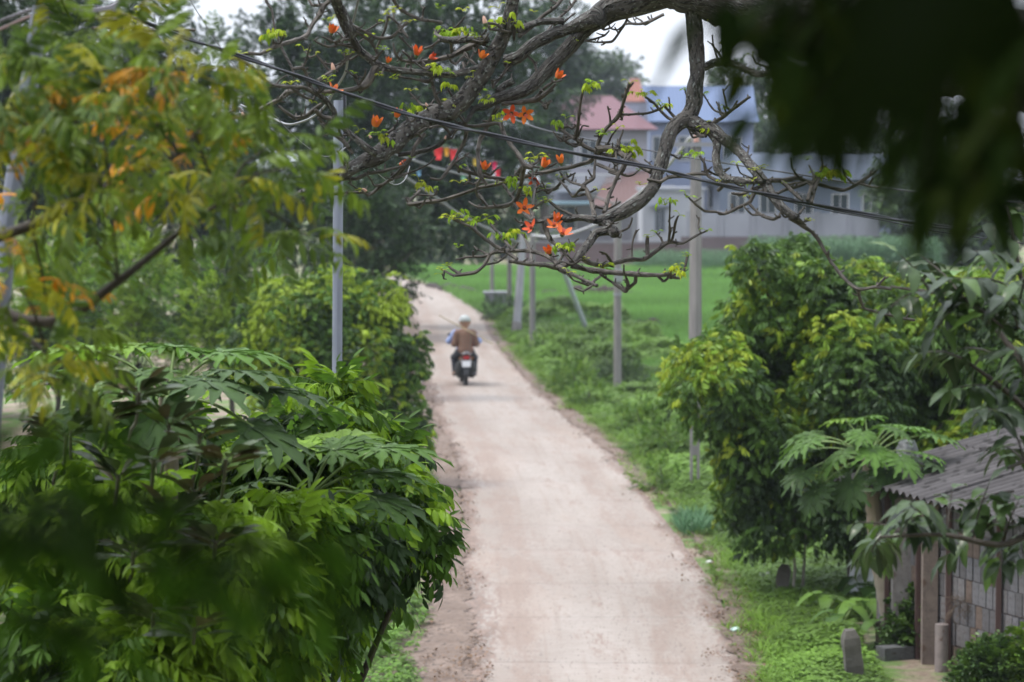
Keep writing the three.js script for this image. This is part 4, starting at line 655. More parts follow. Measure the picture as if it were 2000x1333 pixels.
for (const [x, y, k] of [[533, 62, 'M'], [545, 62, 'M'], [525, 66, 'M'], [468, 101, 'S'], [452, 112, 'S'], [641, 38, 'S'], [650, 33, 'S'], [616, 104, 'S'], [568, 161, 'S'], [608, 198, 'S'], [760, 24, 'S'], [632, 184, 'S'], [520, 97, 'S'], [877, 56, 'L'], [893, 50, 'L'], [868, 58, 'M'], [912, 55, 'M'], [989, 34, 'L'], [984, 38, 'M'], [1042, 19, 'S'], [860, 132, 'M'], [853, 128, 'M'], [872, 160, 'M'], [802, 174, 'S'], [795, 206, 'M'], [812, 206, 'M'], [830, 213, 'M'], [879, 198, 'M'], [956, 190, 'M'], [946, 190, 'S'], [924, 186, 'S'], [924, 147, 'S'], [928, 70, 'S'], [977, 222, 'M'], [970, 226, 'S'], [1149, 160, 'L'], [1155, 156, 'M'], [1258, 179, 'M'], [1253, 180, 'S'], [1297, 200, 'M'], [1290, 204, 'S'], [1400, 16, 'L'], [1131, 77, 'S'], [741, 256, 'M'], [750, 262, 'M'], [767, 268, 'M'], [826, 356, 'M'], [818, 350, 'S'], [896, 414, 'M'], [885, 420, 'M'], [1045, 301, 'M'], [1032, 312, 'S'], [938, 424, 'M'], [989, 349, 'M'], [1000, 346, 'M'], [1030, 363, 'M'], [1018, 364, 'S'], [1087, 235, 'M'], [898, 354, 'S'], [895, 324, 'S'], [1180, 254, 'M'], [1176, 262, 'S'], [1222, 283, 'L'], [1234, 282, 'L'], [1212, 288, 'M'], [1358, 295, 'M'], [1383, 249, 'M'], [1378, 244, 'S'], [1250, 357, 'S'], [1167, 370, 'S'], [1300, 392, 'M'], [1312, 392, 'S'], [1176, 517, 'M'], [1182, 522, 'M'], [1318, 521, 'M'], [1325, 518, 'S'], [1343, 497, 'S'], [1381, 449, 'S'], [1265, 460, 'S'], [1327, 417, 'S'], [996, 451, 'L'], [1004, 446, 'M'], [972, 459, 'M'], [1102, 478, 'M'], [1112, 474, 'M'], [1078, 480, 'M'], [895, 480, 'S'], [871, 516, 'S'], [934, 425, 'M'], [862, 524, 'S'], [1617, 330, 'L'], [1628, 330, 'L'], [1605, 338, 'M'], [1463, 352, 'M'], [1470, 350, 'S'], [1577, 308, 'S'], [1098, 342, 'S'], [1410, 84, 'S'], [1400, 355, 'S'], [262, 22, 'L'], [272, 18, 'M'], [268, 58, 'S'], [1415, 210, 'S'], [1340, 382, 'S'], [1230, 160, 'S'], [975, 12, 'S'], [858, 12, 'S'], [905, 18, 'S'], [1064, 392, 'S'], [1050, 385, 'S'], [768, 150, 'S'], [800, 40, 'S'], ...twigEnds.filter((_, k) => k % 3 === 0).map(e => [e[0], e[1] - 3, 'S'])]) {
  const m = put('young_leaves', pick(tuftG[k]), pick(pick(tuftM)), kapok); m.position.copy(U(x, y + (k === 'L' ? 14 : k === 'M' ? 9 : 4), nearestNode(x, y)[2] - 0.02)).sub(kapok.position); m.rotation.set(rr(-0.25, 0.25), rr(0, 6.28), rr(-0.25, 0.25)); m.scale.setScalar(rr(0.9, 1.25));
}

// ---------- papayas ----------
function papayaLeafGeo() { // seven toothed lobes round the stalk, blade level in x-z
  const b = new MB(), lobes = 7;
  for (let k = 0; k < lobes; k++) {
    const f = (k - 3) / 3, a = f * 2.35, L = 0.33 * (1 - 0.42 * Math.abs(f)) * rr(0.92, 1.06), W = L * 0.2, m = rotM(V(0, 1, 0), -a), seg = 8, rows = [];
    const q = V(); let x = 0, y = 0, an = 0.12;
    for (let j = 0; j <= seg; j++) {
      const t = j / seg, tooth = j % 2 ? 1.15 : 0.66, w = W * (t < 0.15 ? lerp(0.45, 0.5, t / 0.15) : Math.pow(1 - t, 0.75) * tooth * 1.05 + (t > 0.2 && t < 0.7 ? 0.1 : 0));
      const row = []; for (const s of [-1, 0, 1]) { q.set(x + (s ? (j % 2 ? 0.018 : 0) : 0), y + Math.abs(s) * w * 0.22, s * w).applyMatrix4(m); const tn = s ? 1 : 1.45; b.col = [tn, tn, tn]; row.push(b.v(q.x, q.y, q.z, x, s * w)); }
      rows.push(row); an -= 0.085; x += Math.cos(an) * L / seg; y += Math.sin(an) * L / seg;
    }
    for (let j = 0; j < seg; j++) { const A = rows[j], B = rows[j + 1]; b.q(A[0], A[1], B[1], B[0]); b.q(A[1], A[2], B[2], B[1]); }
    // one side lobe each way, half way out
    for (const s of [-1, 1]) { b.col = [1, 1, 1]; b.blade(m.clone().multiply(frame(V(L * 0.34, 0.004, s * W * 0.2), V(0.8, -0.1, s * 0.75), V(0, 1, 0))), L * 0.52, L * 0.15, 4, { prof: lance, fold: 0.2, bend: 0.35, mid: 1.35 }); }
  }
  return b.geo();
}
const papGeo = [0, 1, 2].map(papayaLeafGeo), papMats = leafMats([[0.034, 0.075, 0.026], [0.058, 0.135, 0.028], [0.12, 0.24, 0.03]], { through: 0.42, coat: 0.3, rough: 0.35 });
function papaya(label, crown, foot, r, leaves, scale) {
  const t = thing('papaya_tree', label, 'papaya tree', foot); const top = crown.clone().sub(foot);
  const [P, R] = spline([V(0, -0.05, 0), top.clone().multiplyScalar(0.5).add(V(-0.04, 0, 0)), top], [r * 1.15, r, r * 0.75], 0.05);
  new MB().tube(P, R.map((q, k) => q * (1 + 0.06 * Math.sin(k * 2.2))), 12, { wob: 0.03 }).build('trunk', std(0.26, 0.215, 0.17, 0.85, { bumpMap: barkBump, bumpScale: 0.006 }), t);
  for (const [az, el, L, tilt, c, s = 1] of leaves) {
    const A = az * Math.PI / 180, d = V(Math.sin(A) * Math.cos(el), Math.sin(el), Math.cos(A) * Math.cos(el)), tip = top.clone().addScaledVector(d, L).add(V(0, -0.05 * L, 0)), mid = top.clone().addScaledVector(d, L * 0.5).add(V(0, 0.06 * L, 0));
    const leaf = new THREE.Group(); leaf.name = 'leaf'; t.add(leaf);
    new MB().tube(spline([top, mid, tip], [1, 1, 1], 0.08)[0], 0.007 * scale, 6).build('stalk', greenStem, leaf);
    const bl = put('blade', pick(papGeo), papMats[c][Math.floor(rnd() * 3)], leaf), fw = V(Math.sin(A), -tilt, Math.cos(A)).normalize();
    bl.matrix.copy(frame(tip, fw, V(rr(-0.2, 0.2), 1, rr(-0.2, 0.2)), scale * s * rr(0.92, 1.08))); bl.matrix.decompose(bl.position, bl.quaternion, bl.scale);
  }
  return t;
}
{ // beside the shed; azimuth 0 looks back up the lane, 90 to the shed
  const crown = U(1697, 893, 31.3), t = papaya('papaya tree with green fruit beside the shed roof', crown, G(1752, 1262), 0.1, [[-85, 0.15, 0.75, 0.45, 0], [-70, -0.12, 0.8, 0.7, 0], [-100, 0.4, 0.7, 0.25, 1], [-60, -0.4, 0.78, 1.5, 0], [-30, -0.45, 0.5, 1.6, 0, 1.1], [20, -0.25, 0.45, 1.3, 0], [80, 0.12, 0.62, 0.3, 1], [95, 0.38, 0.75, 0.2, 1], [70, 0.0, 0.7, 0.5, 0, 1.1], [110, 0.6, 0.6, 0.1, 1], [180, 0.9, 0.55, 0.1, 1], [-150, 0.75, 0.6, 0.1, 2, 0.9], [-20, 0.75, 0.45, 0.45, 1, 0.85], [45, 0.8, 0.5, 0.4, 1, 0.8], [150, 0.5, 0.7, 0.2, 1], [-120, 0.25, 0.75, 0.4, 1], [-45, 0.2, 0.5, 0.6, 1], [0, 0.35, 0.4, 0.5, 1], [-65, 0.3, 0.8, 0.5, 1], [75, -0.15, 0.75, 0.6, 0], [-95, -0.25, 0.7, 1.1, 0], [30, 0.1, 0.6, 0.7, 1]], 1.22);
  const fg = new THREE.SphereGeometry(0.062, 12, 10); fg.scale(0.9, 1.25, 0.9);
  for (const [x, y, z] of [[0.06, -0.1, 0.1], [0.13, -0.16, 0.05], [0.05, -0.24, 0.1], [0.11, 0.0, 0.04], [0.08, -0.3, 0.08]]) { const f = put('fruit', fg, std(0.035, 0.07, 0.028, 0.45), t); f.position.copy(crown).sub(t.position).add(V(x, y, z)); f.rotation.set(rr(-0.3, 0.3), 0, rr(-0.3, 0.3)); }
}
{
  const c1 = U(330, 775, 12.4); papaya('papaya with broad dark toothed leaves above the glossy shrub', c1, V(c1.x - 0.1, groundH(0, c1.z - 0.9), c1.z - 0.9), 0.06, [[-75, 0.6, 0.42, 0.0, 2], [-100, 0.3, 0.45, 0.2, 1], [80, 0.42, 0.32, 0.05, 0], [95, 0.12, 0.42, 0.08, 0], [40, 0.35, 0.3, 0.15, 0], [-30, 0.5, 0.25, 0.3, 1], [0, -0.1, 0.3, 1.2, 0], [-50, 0.0, 0.4, 1.0, 0], [60, -0.2, 0.45, 0.4, 0], [130, 0.6, 0.35, 0.0, 1], [-140, 0.7, 0.35, 0.0, 2], [180, 0.8, 0.3, 0.0, 1]], 1.06);
  const c2 = U(605, 968, 12.7); papaya('papaya with backlit green leaves rising out of the longan', c2, V(c2.x - 0.1, groundH(0, c2.z - 1.1), c2.z - 1.1), 0.05, [[90, 0.62, 0.4, 0.02, 1], [82, 0.02, 0.3, 0.25, 0], [150, 0.75, 0.3, -0.35, 2, 1.1], [-170, 0.95, 0.26, -0.2, 2, 1.1], [-130, 0.65, 0.3, -0.2, 2, 1], [-80, 0.3, 0.25, 0.3, 1], [110, 0.35, 0.3, 0.0, 1], [60, -0.3, 0.3, 0.9, 0], [130, 1.0, 0.25, -0.3, 1, 0.9]], 1.0);
}

// ---------- boughs close to the eye ----------
function sprigs(t, twigs, geos, { every = 0.05, scale = 1, colour = anyDark, pal, opt, most, droop = 0.4, mat = darkBark, r = 0.006, loose = 0.4 }) { // leaves set along twigs; twigs are lists of points
  const leaves = [], o = t.position;
  for (const tw of twigs) {
    const c = new THREE.CatmullRomCurve3(tw, false, 'centripetal'), L = c.getLength(), n = Math.max(3, Math.round(L / every)), pts = c.getPoints(Math.max(6, Math.ceil(L / 0.04)));
    new MB().tube(pts.map(p => p.clone().sub(o)), pts.map((_, k) => r * lerp(1, 0.35, k / pts.length)), 5).build('twig', mat, t);
    for (let k = 1; k <= n; k++) {
      const f = k / n, p = c.getPoint(f), tg = c.getTangent(f), side = tg.clone().cross(V(0, 1, 0)).normalize();
      const d = side.multiplyScalar(k % 2 ? 1 : -1).add(V(rr(-0.5, 0.5), rr(-0.3, 0.5), rr(-0.5, 0.5))).addScaledVector(tg, k === n ? 3 : rr(0.3, 1)); d.y -= droop * rr(0.4, 1.4); d.normalize();
      leaves.push({ m: frame(p, d, V(rr(-1, 1) * loose, 1, rr(-1, 1) * loose), scale * rr(0.75, 1.2)), c: colour(p, f), tone: rnd() });
    }
  }
  foliage(t, geos, leaves, pal, { most, opt });
}
const twigTo = (ax, ay, ad, bx, by, bd, sag = 20) => [U(ax, ay, ad), U(lerp(ax, bx, 0.5), lerp(ay, by, 0.5) - sag, lerp(ad, bd, 0.5)), U(bx, by, bd)];
{ // tree with yellow and orange leaf tips at the dyke, 8 m off
  const base = V(-2.2, groundH(-2.2, -8.2), -8.2), t = thing('yellow_tipped_tree', 'leafy tree with yellow and orange tipped compound leaves hanging before the cables', 'tree', base);
  const fork = U(-180, 520, 8.35), [P, R] = spline([V(), V(0.05, 0.6, 0), fork.clone().sub(base)], [0.07, 0.06, 0.045], 0.08); new MB().tube(P, R, 9, { wob: 0.05 }).build('trunk', darkBark, t);
  const arms = [[fork, U(60, 440, 8.35), U(200, 370, 8.47), U(350, 300, 8.35)], [fork, U(100, 630, 8.12), U(230, 550, 8.12), U(340, 462, 8.24), U(430, 395, 8.24)], [fork, U(0, 300, 8.58), U(150, 190, 8.70), U(260, 130, 8.70)], [fork, U(0, 620, 8.12), U(90, 690, 8.00)]];
  for (const a of arms) { const [p, r] = spline(a, a.map((_, k) => lerp(0.02, 0.006, k / (a.length - 1))), 0.06); new MB().tube(p.map(q => q.clone().sub(base)), r, 7, { wob: 0.06 }).build('limb', darkBark, t); }
  const geos = [0, 1, 2].map(() => pinnate(0.165, 5, 0.058, 0.017, 0.55, { bend: 0.9, seg: 3, jit: 0.7 }));
  const cl = pxClumps([[90, 130, 60], [230, 110, 55], [330, 170, 65], [430, 240, 55], [520, 290, 40], [200, 240, 80], [330, 290, 75], [450, 350, 55], [100, 280, 80], [60, 400, 60], [210, 370, 55], [360, 390, 45], [560, 400, 34], [575, 325, 22], [615, 470, 24], [480, 450, 34], [40, 560, 55], [100, 650, 55], [60, 740, 45], [150, 90, 30], [400, 130, 25], [20, 200, 60]].map((k, n) => [...k, 8.2 + 0.45 * Math.sin(n * 2.3)]));
  for (const c of cl) { const e = V(c[0], c[1], c[2]).sub(base), s = arms.flat().map(p => p.clone().sub(base)).sort((a, b) => a.distanceTo(e) - b.distanceTo(e))[0]; new MB().tube([s, s.clone().lerp(e, 0.5).add(V(0, 0.03, 0)), e], [0.005, 0.004, 0.002], 5).build('twig', darkBark, t); }
  foliage(t, geos, clumpLeaves(cl, 780, 1.05, { perShoot: 4, inner: 0.1, droop: 0.2, colour: (p, o) => { const n = noise3(p.x * 5, p.y * 5, p.z * 5) + o.y * 0.35 + rr(-0.35, 0.35); return n > 0.7 ? 3 : n > 0.3 ? 2 : n > -0.25 ? 1 : 0; } }), [[0.07, 0.135, 0.035], [0.115, 0.2, 0.03], [0.25, 0.29, 0.025], [0.48, 0.27, 0.03]], { most: 300, opt: { through: 0.42, coat: 0.35, rough: 0.32 } });
}
{ // dark glossy shrub, a little nearer than the papaya
  const base = V(-1.6, groundH(-1.6, -13), -13), t = thing('glossy_shrub', 'shrub with upright dark leathery leaves before the papaya', 'shrub', base), geos = [0, 1].map(() => simpleLeaf(0.15, 0.055, { prof: obov, bend: 0.25, fold: 0.3 }));
  const tw = []; for (const [bx, by] of [[270, 770], [330, 830], [210, 820], [390, 850], [160, 760], [440, 900], [300, 900], [230, 930], [380, 960], [130, 850], [330, 1010], [420, 1060], [260, 1080], [340, 1120], [380, 1230], [300, 1200]]) tw.push([base.clone().add(V(rr(-0.1, 0.1), 0.05, 0)), U(bx - 20, by + 150, 12.0), U(bx - 4, by + 50, 10.9), U(bx, by, rr(10.1, 10.6))]);
  const stems = tw.map(w => new THREE.CatmullRomCurve3(w)); // leaves only near the tips
  for (const s of stems) new MB().tube(s.getPoints(14).map(p => p.sub(base)), 0.007, 6).build('stem', std(0.06, 0.055, 0.035, 0.8), t);
  sprigs(t, stems.map(s => [0.86, 0.92, 0.97, 1].map(f => s.getPoint(f))), geos, { every: 0.014, most: 300, pal: [[0.028, 0.045, 0.024], [0.04, 0.068, 0.03], [0.055, 0.05, 0.03], [0.075, 0.14, 0.035]], colour: () => (rnd() < 0.12 ? 3 : Math.floor(rnd() * 3)), opt: { through: 0.12, coat: 0.6, rough: 0.28 }, droop: -0.55, r: 0.006 });
}
{ // leaves hanging two metres from the eye
  const base = V(-1.6, groundH(-1.6, -2.2), -2.2), t = thing('foreground_sapling', 'dark green sapling whose broad leaves hang blurred over the longan', 'tree', base), geos = [0, 1].map(() => simpleLeaf(0.066, 0.021, { prof: ovate, bend: 0.5 }));
  const fork = U(-700, 1250, 2.15), [P, R] = spline([V(), V(0.1, 0.5, 0), fork.clone().sub(base)], [0.03, 0.025, 0.018], 0.05); new MB().tube(P, R, 8, { wob: 0.05 }).build('trunk', darkBark, t);
  const tw = []; for (const [ax, ay, bx, by] of [[-100, 820, 120, 900], [-100, 1000, 300, 960], [-100, 1000, 230, 1120], [-60, 1200, 250, 1260], [200, 1000, 450, 1000], [200, 1040, 420, 1130], [250, 1080, 520, 1080], [400, 1050, 620, 1180], [420, 1100, 560, 1260], [-60, 900, 60, 820], [-80, 1100, 90, 1040], [-60, 1300, 120, 1340], [150, 1200, 200, 1350], [480, 1080, 650, 1060], [30, 1000, 160, 1010], [0, 880, 170, 830], [-60, 40, 60, -10]]) tw.push(twigTo(ax, ay, rr(2.0, 2.35), bx, by, rr(1.9, 2.35), 30));
  for (const w of [[fork, U(-300, 1000, 2.1), U(-100, 950, 2.1)], [fork, U(-300, 1220, 2.1), U(-60, 1200, 2.1)], [fork, U(-350, 500, 2.1), U(-60, 80, 2.1)]]) new MB().tube(new THREE.CatmullRomCurve3(w).getPoints(12).map(p => p.sub(base)), 0.006, 6).build('limb', darkBark, t);
  sprigs(t, tw, geos, { every: 0.026, most: 300, pal: [[0.026, 0.065, 0.014], [0.045, 0.12, 0.018], [0.065, 0.17, 0.022]], opt: { through: 0.4, coat: 0, rough: 0.5 }, droop: 0.9, loose: 1, r: 0.003 });
}
{ // the tree over the viewer: dark hanging boughs and the crown that shades them
  const base = V(2.6, groundH(2.6, 0.6), 0.6), t = thing('overhanging_tree', 'dark leaved tree whose hanging boughs blur across the kapok limb', 'tree', base), geos = [0, 1].map(() => simpleLeaf(0.09, 0.034, { prof: ovate, bend: 0.45 }));
  const top = V(2.2, 7.2, -1), [P, R] = spline([V(), V(-0.05, 1.6, -0.4), top.clone().sub(base)], [0.2, 0.16, 0.12], 0.15); new MB().tube(P, R, 12, { wob: 0.05 }).build('trunk', darkBark, t);
  const tw = [], spots = [[1650, -60, 1480, 90], [1650, -60, 1470, 40], [1700, -60, 1560, 180], [1700, -60, 1500, 260], [1800, -60, 1640, 330], [1800, -40, 1560, 300], [1850, -60, 1720, 360], [1900, -60, 1800, 480], [1900, -40, 1850, 420], [1950, -60, 1880, 500], [2050, -40, 1930, 380], [2050, 100, 1960, 460], [2050, 0, 1990, 330], [1750, -60, 1600, 60], [1900, -60, 1740, 180], [1980, -60, 1820, 260], [1850, -60, 1700, 60], [2050, 0, 1900, 160], [1750, -60, 1460, 170], [1750, -60, 1680, 250], [2050, 200, 1900, 300], [1600, -60, 1540, 120], [2000, -50, 1780, 90], [2050, 50, 1860, 60], [1950, 330, 1850, 520], [1950, 300, 1800, 400], [1440, -40, 1350, 140], [2060, 250, 1980, 420], [1850, 100, 1760, 420], [1800, 60, 1620, 240]];
  for (const [ax, ay, bx, y1] of spots) { const by = y1 - Math.max(0, y1 + 60) * 0.22; const d = rr(2.8, 3.4); tw.push(twigTo(ax, ay, d, bx, by, d + rr(-0.25, 0.25), 15)); }
  for (const c of [U(1700, -60, 3.1), U(1950, -60, 3.1), U(2080, 80, 3.0), U(1500, -80, 3.1)]) new MB().tube(new THREE.CatmullRomCurve3([top, top.clone().lerp(c, 0.5).add(V(0, 0.5, 0)), c]).getPoints(16).map(p => p.sub(base)), 0.012, 6).build('limb', darkBark, t);
  sprigs(t, tw, geos, { every: 0.027, most: 300, pal: [[0.026, 0.056, 0.022], [0.036, 0.076, 0.024], [0.055, 0.095, 0.022]], opt: { through: 0.2, coat: 0, rough: 0.5 }, droop: 0.9, r: 0.004 });
  const cl = []; for (let k = 0; k < 44; k++) cl.push([rr(-0.2, 5), rr(6.4, 8.4), rr(-8, 5), rr(0.8, 1.15)]); for (let k = 0; k < 24; k++) cl.push([rr(-4, 0.5), rr(6.3, 8), rr(-4.5, 5), rr(0.8, 1.15)]);
  for (let k = 0; k < 22; k++) cl.push([rr(0.0, 5), rr(4.3, 7), rr(1.8, 5), rr(0.8, 1.1)]); for (let k = 0; k < 8; k++) cl.push([rr(2.6, 4.6), rr(4.6, 7), rr(-4, 2), rr(0.7, 1)]);
  const cg = spray(14, 0.34, 0.13, 0.055), crown = clumpLeaves(cl.filter(c => { const v = toView(V(c[0], c[1] - c[3] * 1.25, c[2])); return v[2] < 0.3 || v[1] < -60 || v[0] > 2100; }), 420, 1, { colour: anyDark, inner: 0.15, keep: p => { const v = toView(p); return v[2] < 0.2 || v[1] < -40 || v[0] > 2060; } });
  const holder = new THREE.Group(); holder.name = 'crown'; t.add(holder); holder.position.set(0, 0, 0); const fake = { position: base, add: m => holder.add(m) };
  foliage(fake, [cg], crown, [[0.02, 0.04, 0.02], [0.028, 0.055, 0.022], [0.035, 0.065, 0.025]], { opt: bgOpt });
}
{ // broad leaved sapling by the shed, leaves sharp against the longan
  const base = V(2.75, groundH(2.6, -10.6), -10.6), t = thing('broad_leaved_sapling', 'sapling with broad drooping veined leaves before the shed', 'tree', base), geos = [0, 1, 2].map(() => simpleLeaf(0.125, 0.05, { prof: ovate, bend: 0.7, wave: 0.14, seg: 6 }));
  const fork = U(2120, 900, 10.6), [P, R] = spline([V(), V(-0.1, 0.7, 0), fork.clone().sub(base)], [0.05, 0.045, 0.035], 0.06); new MB().tube(P, R, 9, { wob: 0.05 }).build('trunk', darkBark, t);
  const arms = [[fork, U(1990, 700, 10.8), U(1890, 590, 10.9), U(1740, 560, 11)], [fork, U(2000, 560, 10.7), U(1975, 430, 10.7)], [fork, U(1980, 1060, 10.4), U(1840, 1045, 10.3), U(1720, 1050, 10.3)], [fork, U(2010, 900, 10.4), U(1970, 915, 10.3)], [fork, U(1960, 760, 10.6), U(1880, 700, 10.5)]];
  for (const a of arms) { const [p, r] = spline(a, a.map((_, k) => lerp(0.016, 0.005, k / (a.length - 1))), 0.06); new MB().tube(p.map(q => q.clone().sub(base)), r, 7, { wob: 0.06 }).build('limb', darkBark, t); }
  const tw = []; for (const [ax, ay, bx, by] of [[1975, 430, 1965, 400], [1985, 480, 1920, 430], [1990, 520, 1900, 490], [1980, 560, 1870, 545], [1960, 640, 1840, 560], [1890, 590, 1800, 500], [1820, 575, 1760, 500], [1800, 570, 1740, 600], [1890, 590, 1830, 640], [1960, 700, 1870, 680], [1990, 640, 1960, 580], [1960, 760, 1860, 760], [1880, 700, 1800, 690], [1980, 820, 1920, 800], [2000, 740, 1990, 680], [2000, 900, 1950, 870], [1980, 960, 1900, 990], [1840, 1045, 1780, 980], [1780, 1048, 1680, 1020], [1720, 1050, 1700, 1090], [1850, 1047, 1860, 960], [1900, 1050, 1930, 950], [1960, 1058, 1990, 980], [1900, 1055, 1850, 1090], [1950, 1060, 1960, 1100], [1990, 1040, 2000, 1090], [1800, 1048, 1760, 1010], [2000, 900, 1980, 840], [1990, 600, 2010, 520]]) tw.push(twigTo(ax, ay, rr(10.3, 10.8), bx, by, rr(10.1, 10.9), 8));
  sprigs(t, tw, geos, { every: 0.02, most: 300, pal: [[0.022, 0.045, 0.024], [0.042, 0.085, 0.035], [0.07, 0.15, 0.035], [0.02, 0.04, 0.022]], colour: () => (rnd() < 0.15 ? 2 : pick([0, 0, 1, 1, 3])), opt: { through: 0.3, coat: 0.6, rough: 0.3 }, droop: 0.75, r: 0.005, scale: 0.95 });
}

// ---------- poles and wires ----------
const poleTex = tex(128, 256, (u, v) => { const k = 0.85 + 0.25 * fbm(u, v, 6, 5, 121); return [k, k, k * 1.01]; }, [0.6, 2]);
const concretePole = std(0.2, 0.187, 0.18, 0.9, { map: poleTex }), steelPole = std(0.19, 0.205, 0.26, 0.5, { map: poleTex, metalness: 0.15 }), cableMat = std(0.018, 0.018, 0.026, 0.4), greyCable = std(0.17, 0.17, 0.18, 0.6), insul = std(0.36, 0.19, 0.15, 0.45), clampMat = std(0.2, 0.2, 0.22, 0.5);
function roundPole(label, foot, topY, r0, r1, mat, parts) {
  const t = thing('utility_pole', label, 'pole', foot); const h = topY - foot.y, P = [], R = []; for (let k = 0; k <= 12; k++) { P.push(V(0, -0.2 + (h + 0.2) * k / 12, 0)); R.push(lerp(r0, r1, k / 12)); }
  new MB().tube(P, R, 14).build('shaft', mat, t); if (parts) parts(t, h); return t;
}
const hgt = (py, d) => U(1000, py, d).y;
{ // grey steel pole
  const p = U(660, 700, 21.5), foot = V(p.x - 0.04, groundH(0, p.z), p.z), t = thing('steel_pole', 'slim grey steel pole standing behind the kapok boughs', 'pole', foot), top = U(661, 196, 21.5).sub(foot);
  new MB().tube([V(0, -0.1, 0), top.clone().multiplyScalar(0.5), top], [0.039, 0.038, 0.037], 16).build('shaft', steelPole, t);
  new MB().box(top.x + 0.045, top.y - 0.12, top.z - 0.02, 0.02, 0.32, 0.05).build('bracket', cableMat, t);
}
{ // leaning pole that carries the cables
  const a = U(80, 14, 9.6), b = U(12, 455, 9.6), foot = b.clone().addScaledVector(b.clone().sub(a).normalize(), 1.4), t = thing('steel_pole', 'leaning grey pole half hidden by yellow tipped leaves', 'pole', V(foot.x, groundH(foot.x, foot.z) - 0.0, foot.z));
  const o = t.position; new MB().tube([o.clone().sub(o).add(V(0, -0.1, 0)), b.clone().sub(o), a.clone().sub(o)], [0.036, 0.033, 0.03], 14).build('shaft', steelPole, t);
  const ins = put('insulator', new THREE.LatheGeometry([[0.001, 0], [0.02, 0.004], [0.022, 0.016], [0.014, 0.022], [0.02, 0.03], [0.018, 0.042], [0.001, 0.046]].map(p => new THREE.Vector2(...p)), 14), insul, t); ins.position.copy(U(136, 14, 9.6)).sub(o); ins.rotation.z = 1.3;
  new MB().tube([a.clone().sub(o).add(V(0, -0.03, 0)), U(136, 14, 9.6).sub(o)], 0.008, 6).build('bracket', clampMat, t);
}
const fittings = (t, h) => { for (const y of [h - 0.2, h - 0.75, h * 0.52]) { const b = put('band', new THREE.CylinderGeometry(0.098, 0.098, 0.07, 14), clampMat, t); b.position.y = y; } new MB().box(0.0, h - 0.2, 0.13, 0.5, 0.06, 0.06).build('bracket', clampMat, t); for (const x of [-0.2, 0.2]) { const i = put('insulator', new THREE.CylinderGeometry(0.03, 0.045, 0.11, 10), insul, t); i.position.set(x, h - 0.12, 0.13); } new MB().box(0.02, h * 0.62, 0.12, 0.2, 0.3, 0.12).build('meter_box', std(0.2, 0.21, 0.22, 0.6), t); };
roundPole('round concrete utility pole among weeds near the paddy corner', G(1206, 772), hgt(392, 66), 0.095, 0.08, concretePole, fittings);
{ // pole cast with a slot near its foot
  const d = 45.6, foot = G(1357, 972), t = thing('utility_pole', 'pale square concrete utility pole with slotted foot beside the longan', 'pole', foot), H = hgt(252, d);
  const m = concretePole; for (const s of [-1, 1]) new MB().box(s * 0.055, 1.2, 0, 0.04, 2.6, 0.12).build('leg', m, t);
  for (const y of [0.18, 0.75, 1.4, 2.05]) new MB().box(0, y, 0, 0.069, 0.14, 0.11).build('cross_web', m, t);
  const b = new MB(); b.tube([V(0, 2.5, 0), V(0, H * 0.7, 0), V(0, H, 0)], [0.105, 0.095, 0.082], 4, { twist: 0 }); const s = b.build('shaft', m, t); s.rotation.y = 0;
  new MB().box(0, H - 0.25, 0.06, 0.9, 0.07, 0.07).build('cross_arm', clampMat, t); for (const x of [-0.38, 0, 0.38]) { const i = put('insulator', new THREE.CylinderGeometry(0.03, 0.045, 0.12, 10), insul, t); i.position.set(x, H - 0.15, 0.06); }
}
roundPole('grey concrete utility pole standing beside a pale tilted one', G(1040, 692), hgt(455, 80), 0.09, 0.08, std(0.16, 0.155, 0.15, 0.9, { map: poleTex }));
{ const foot = G(1008, 657), t = roundPole('pale tilted concrete pole with dark footing', foot, hgt(455, 88), 0.14, 0.11, std(0.31, 0.31, 0.33, 0.9, { map: poleTex })); t.rotation.z = -0.07; new MB().tube([V(0, -0.1, 0.01), V(0, 0.45, 0.01)], 0.15, 12).build('footing', concretePole, t); }
roundPole('thin concrete pole beside the low concrete culvert', G(995, 626), hgt(440, 97), 0.085, 0.075, concretePole);
roundPole('far thin concrete pole where the lane bends', G(961, 600), hgt(430, 106), 0.08, 0.07, concretePole);
{ const A = G(1156, 664), B = U(1082, 480, 84), t = thing('stay_pole', 'slanting grey stay pipe leaning over the weeds to the pole', 'pole', A); new MB().tube([V(0, -0.1, 0), B.clone().sub(A)], [0.075, 0.07], 10).build('pipe', std(0.32, 0.35, 0.38, 0.6), t); new MB().box(0, 0.05, 0, 0.4, 0.14, 0.4).build('base', concretePole, t); }
{ const p = G(972, 606), t = thing('culvert_box', 'small grey concrete culvert box beside the lane bend', 'culvert', p); new MB().box(0, 0.3, 0, 0.95, 0.6, 0.7).build('body', plaster(0.36, 0.35, 0.36), t); new MB().box(0, 0.64, 0, 1.05, 0.08, 0.8).build('lid', plaster(0.44, 0.43, 0.43), t); }
{ const p = G(1012, 638), t = thing('brick_heap', 'few red bricks lying by the thin pole', 'brick pile', p), m = std(0.36, 0.14, 0.10, 0.9); for (let k = 0; k < 7; k++) { const b = put('brick', new THREE.BoxGeometry(0.22, 0.1, 0.1), m, t); b.position.set(rr(-0.22, 0.22), 0.05 + (k > 4 ? 0.1 : 0), rr(-0.16, 0.16)); b.rotation.y = rr(0, 3); } }
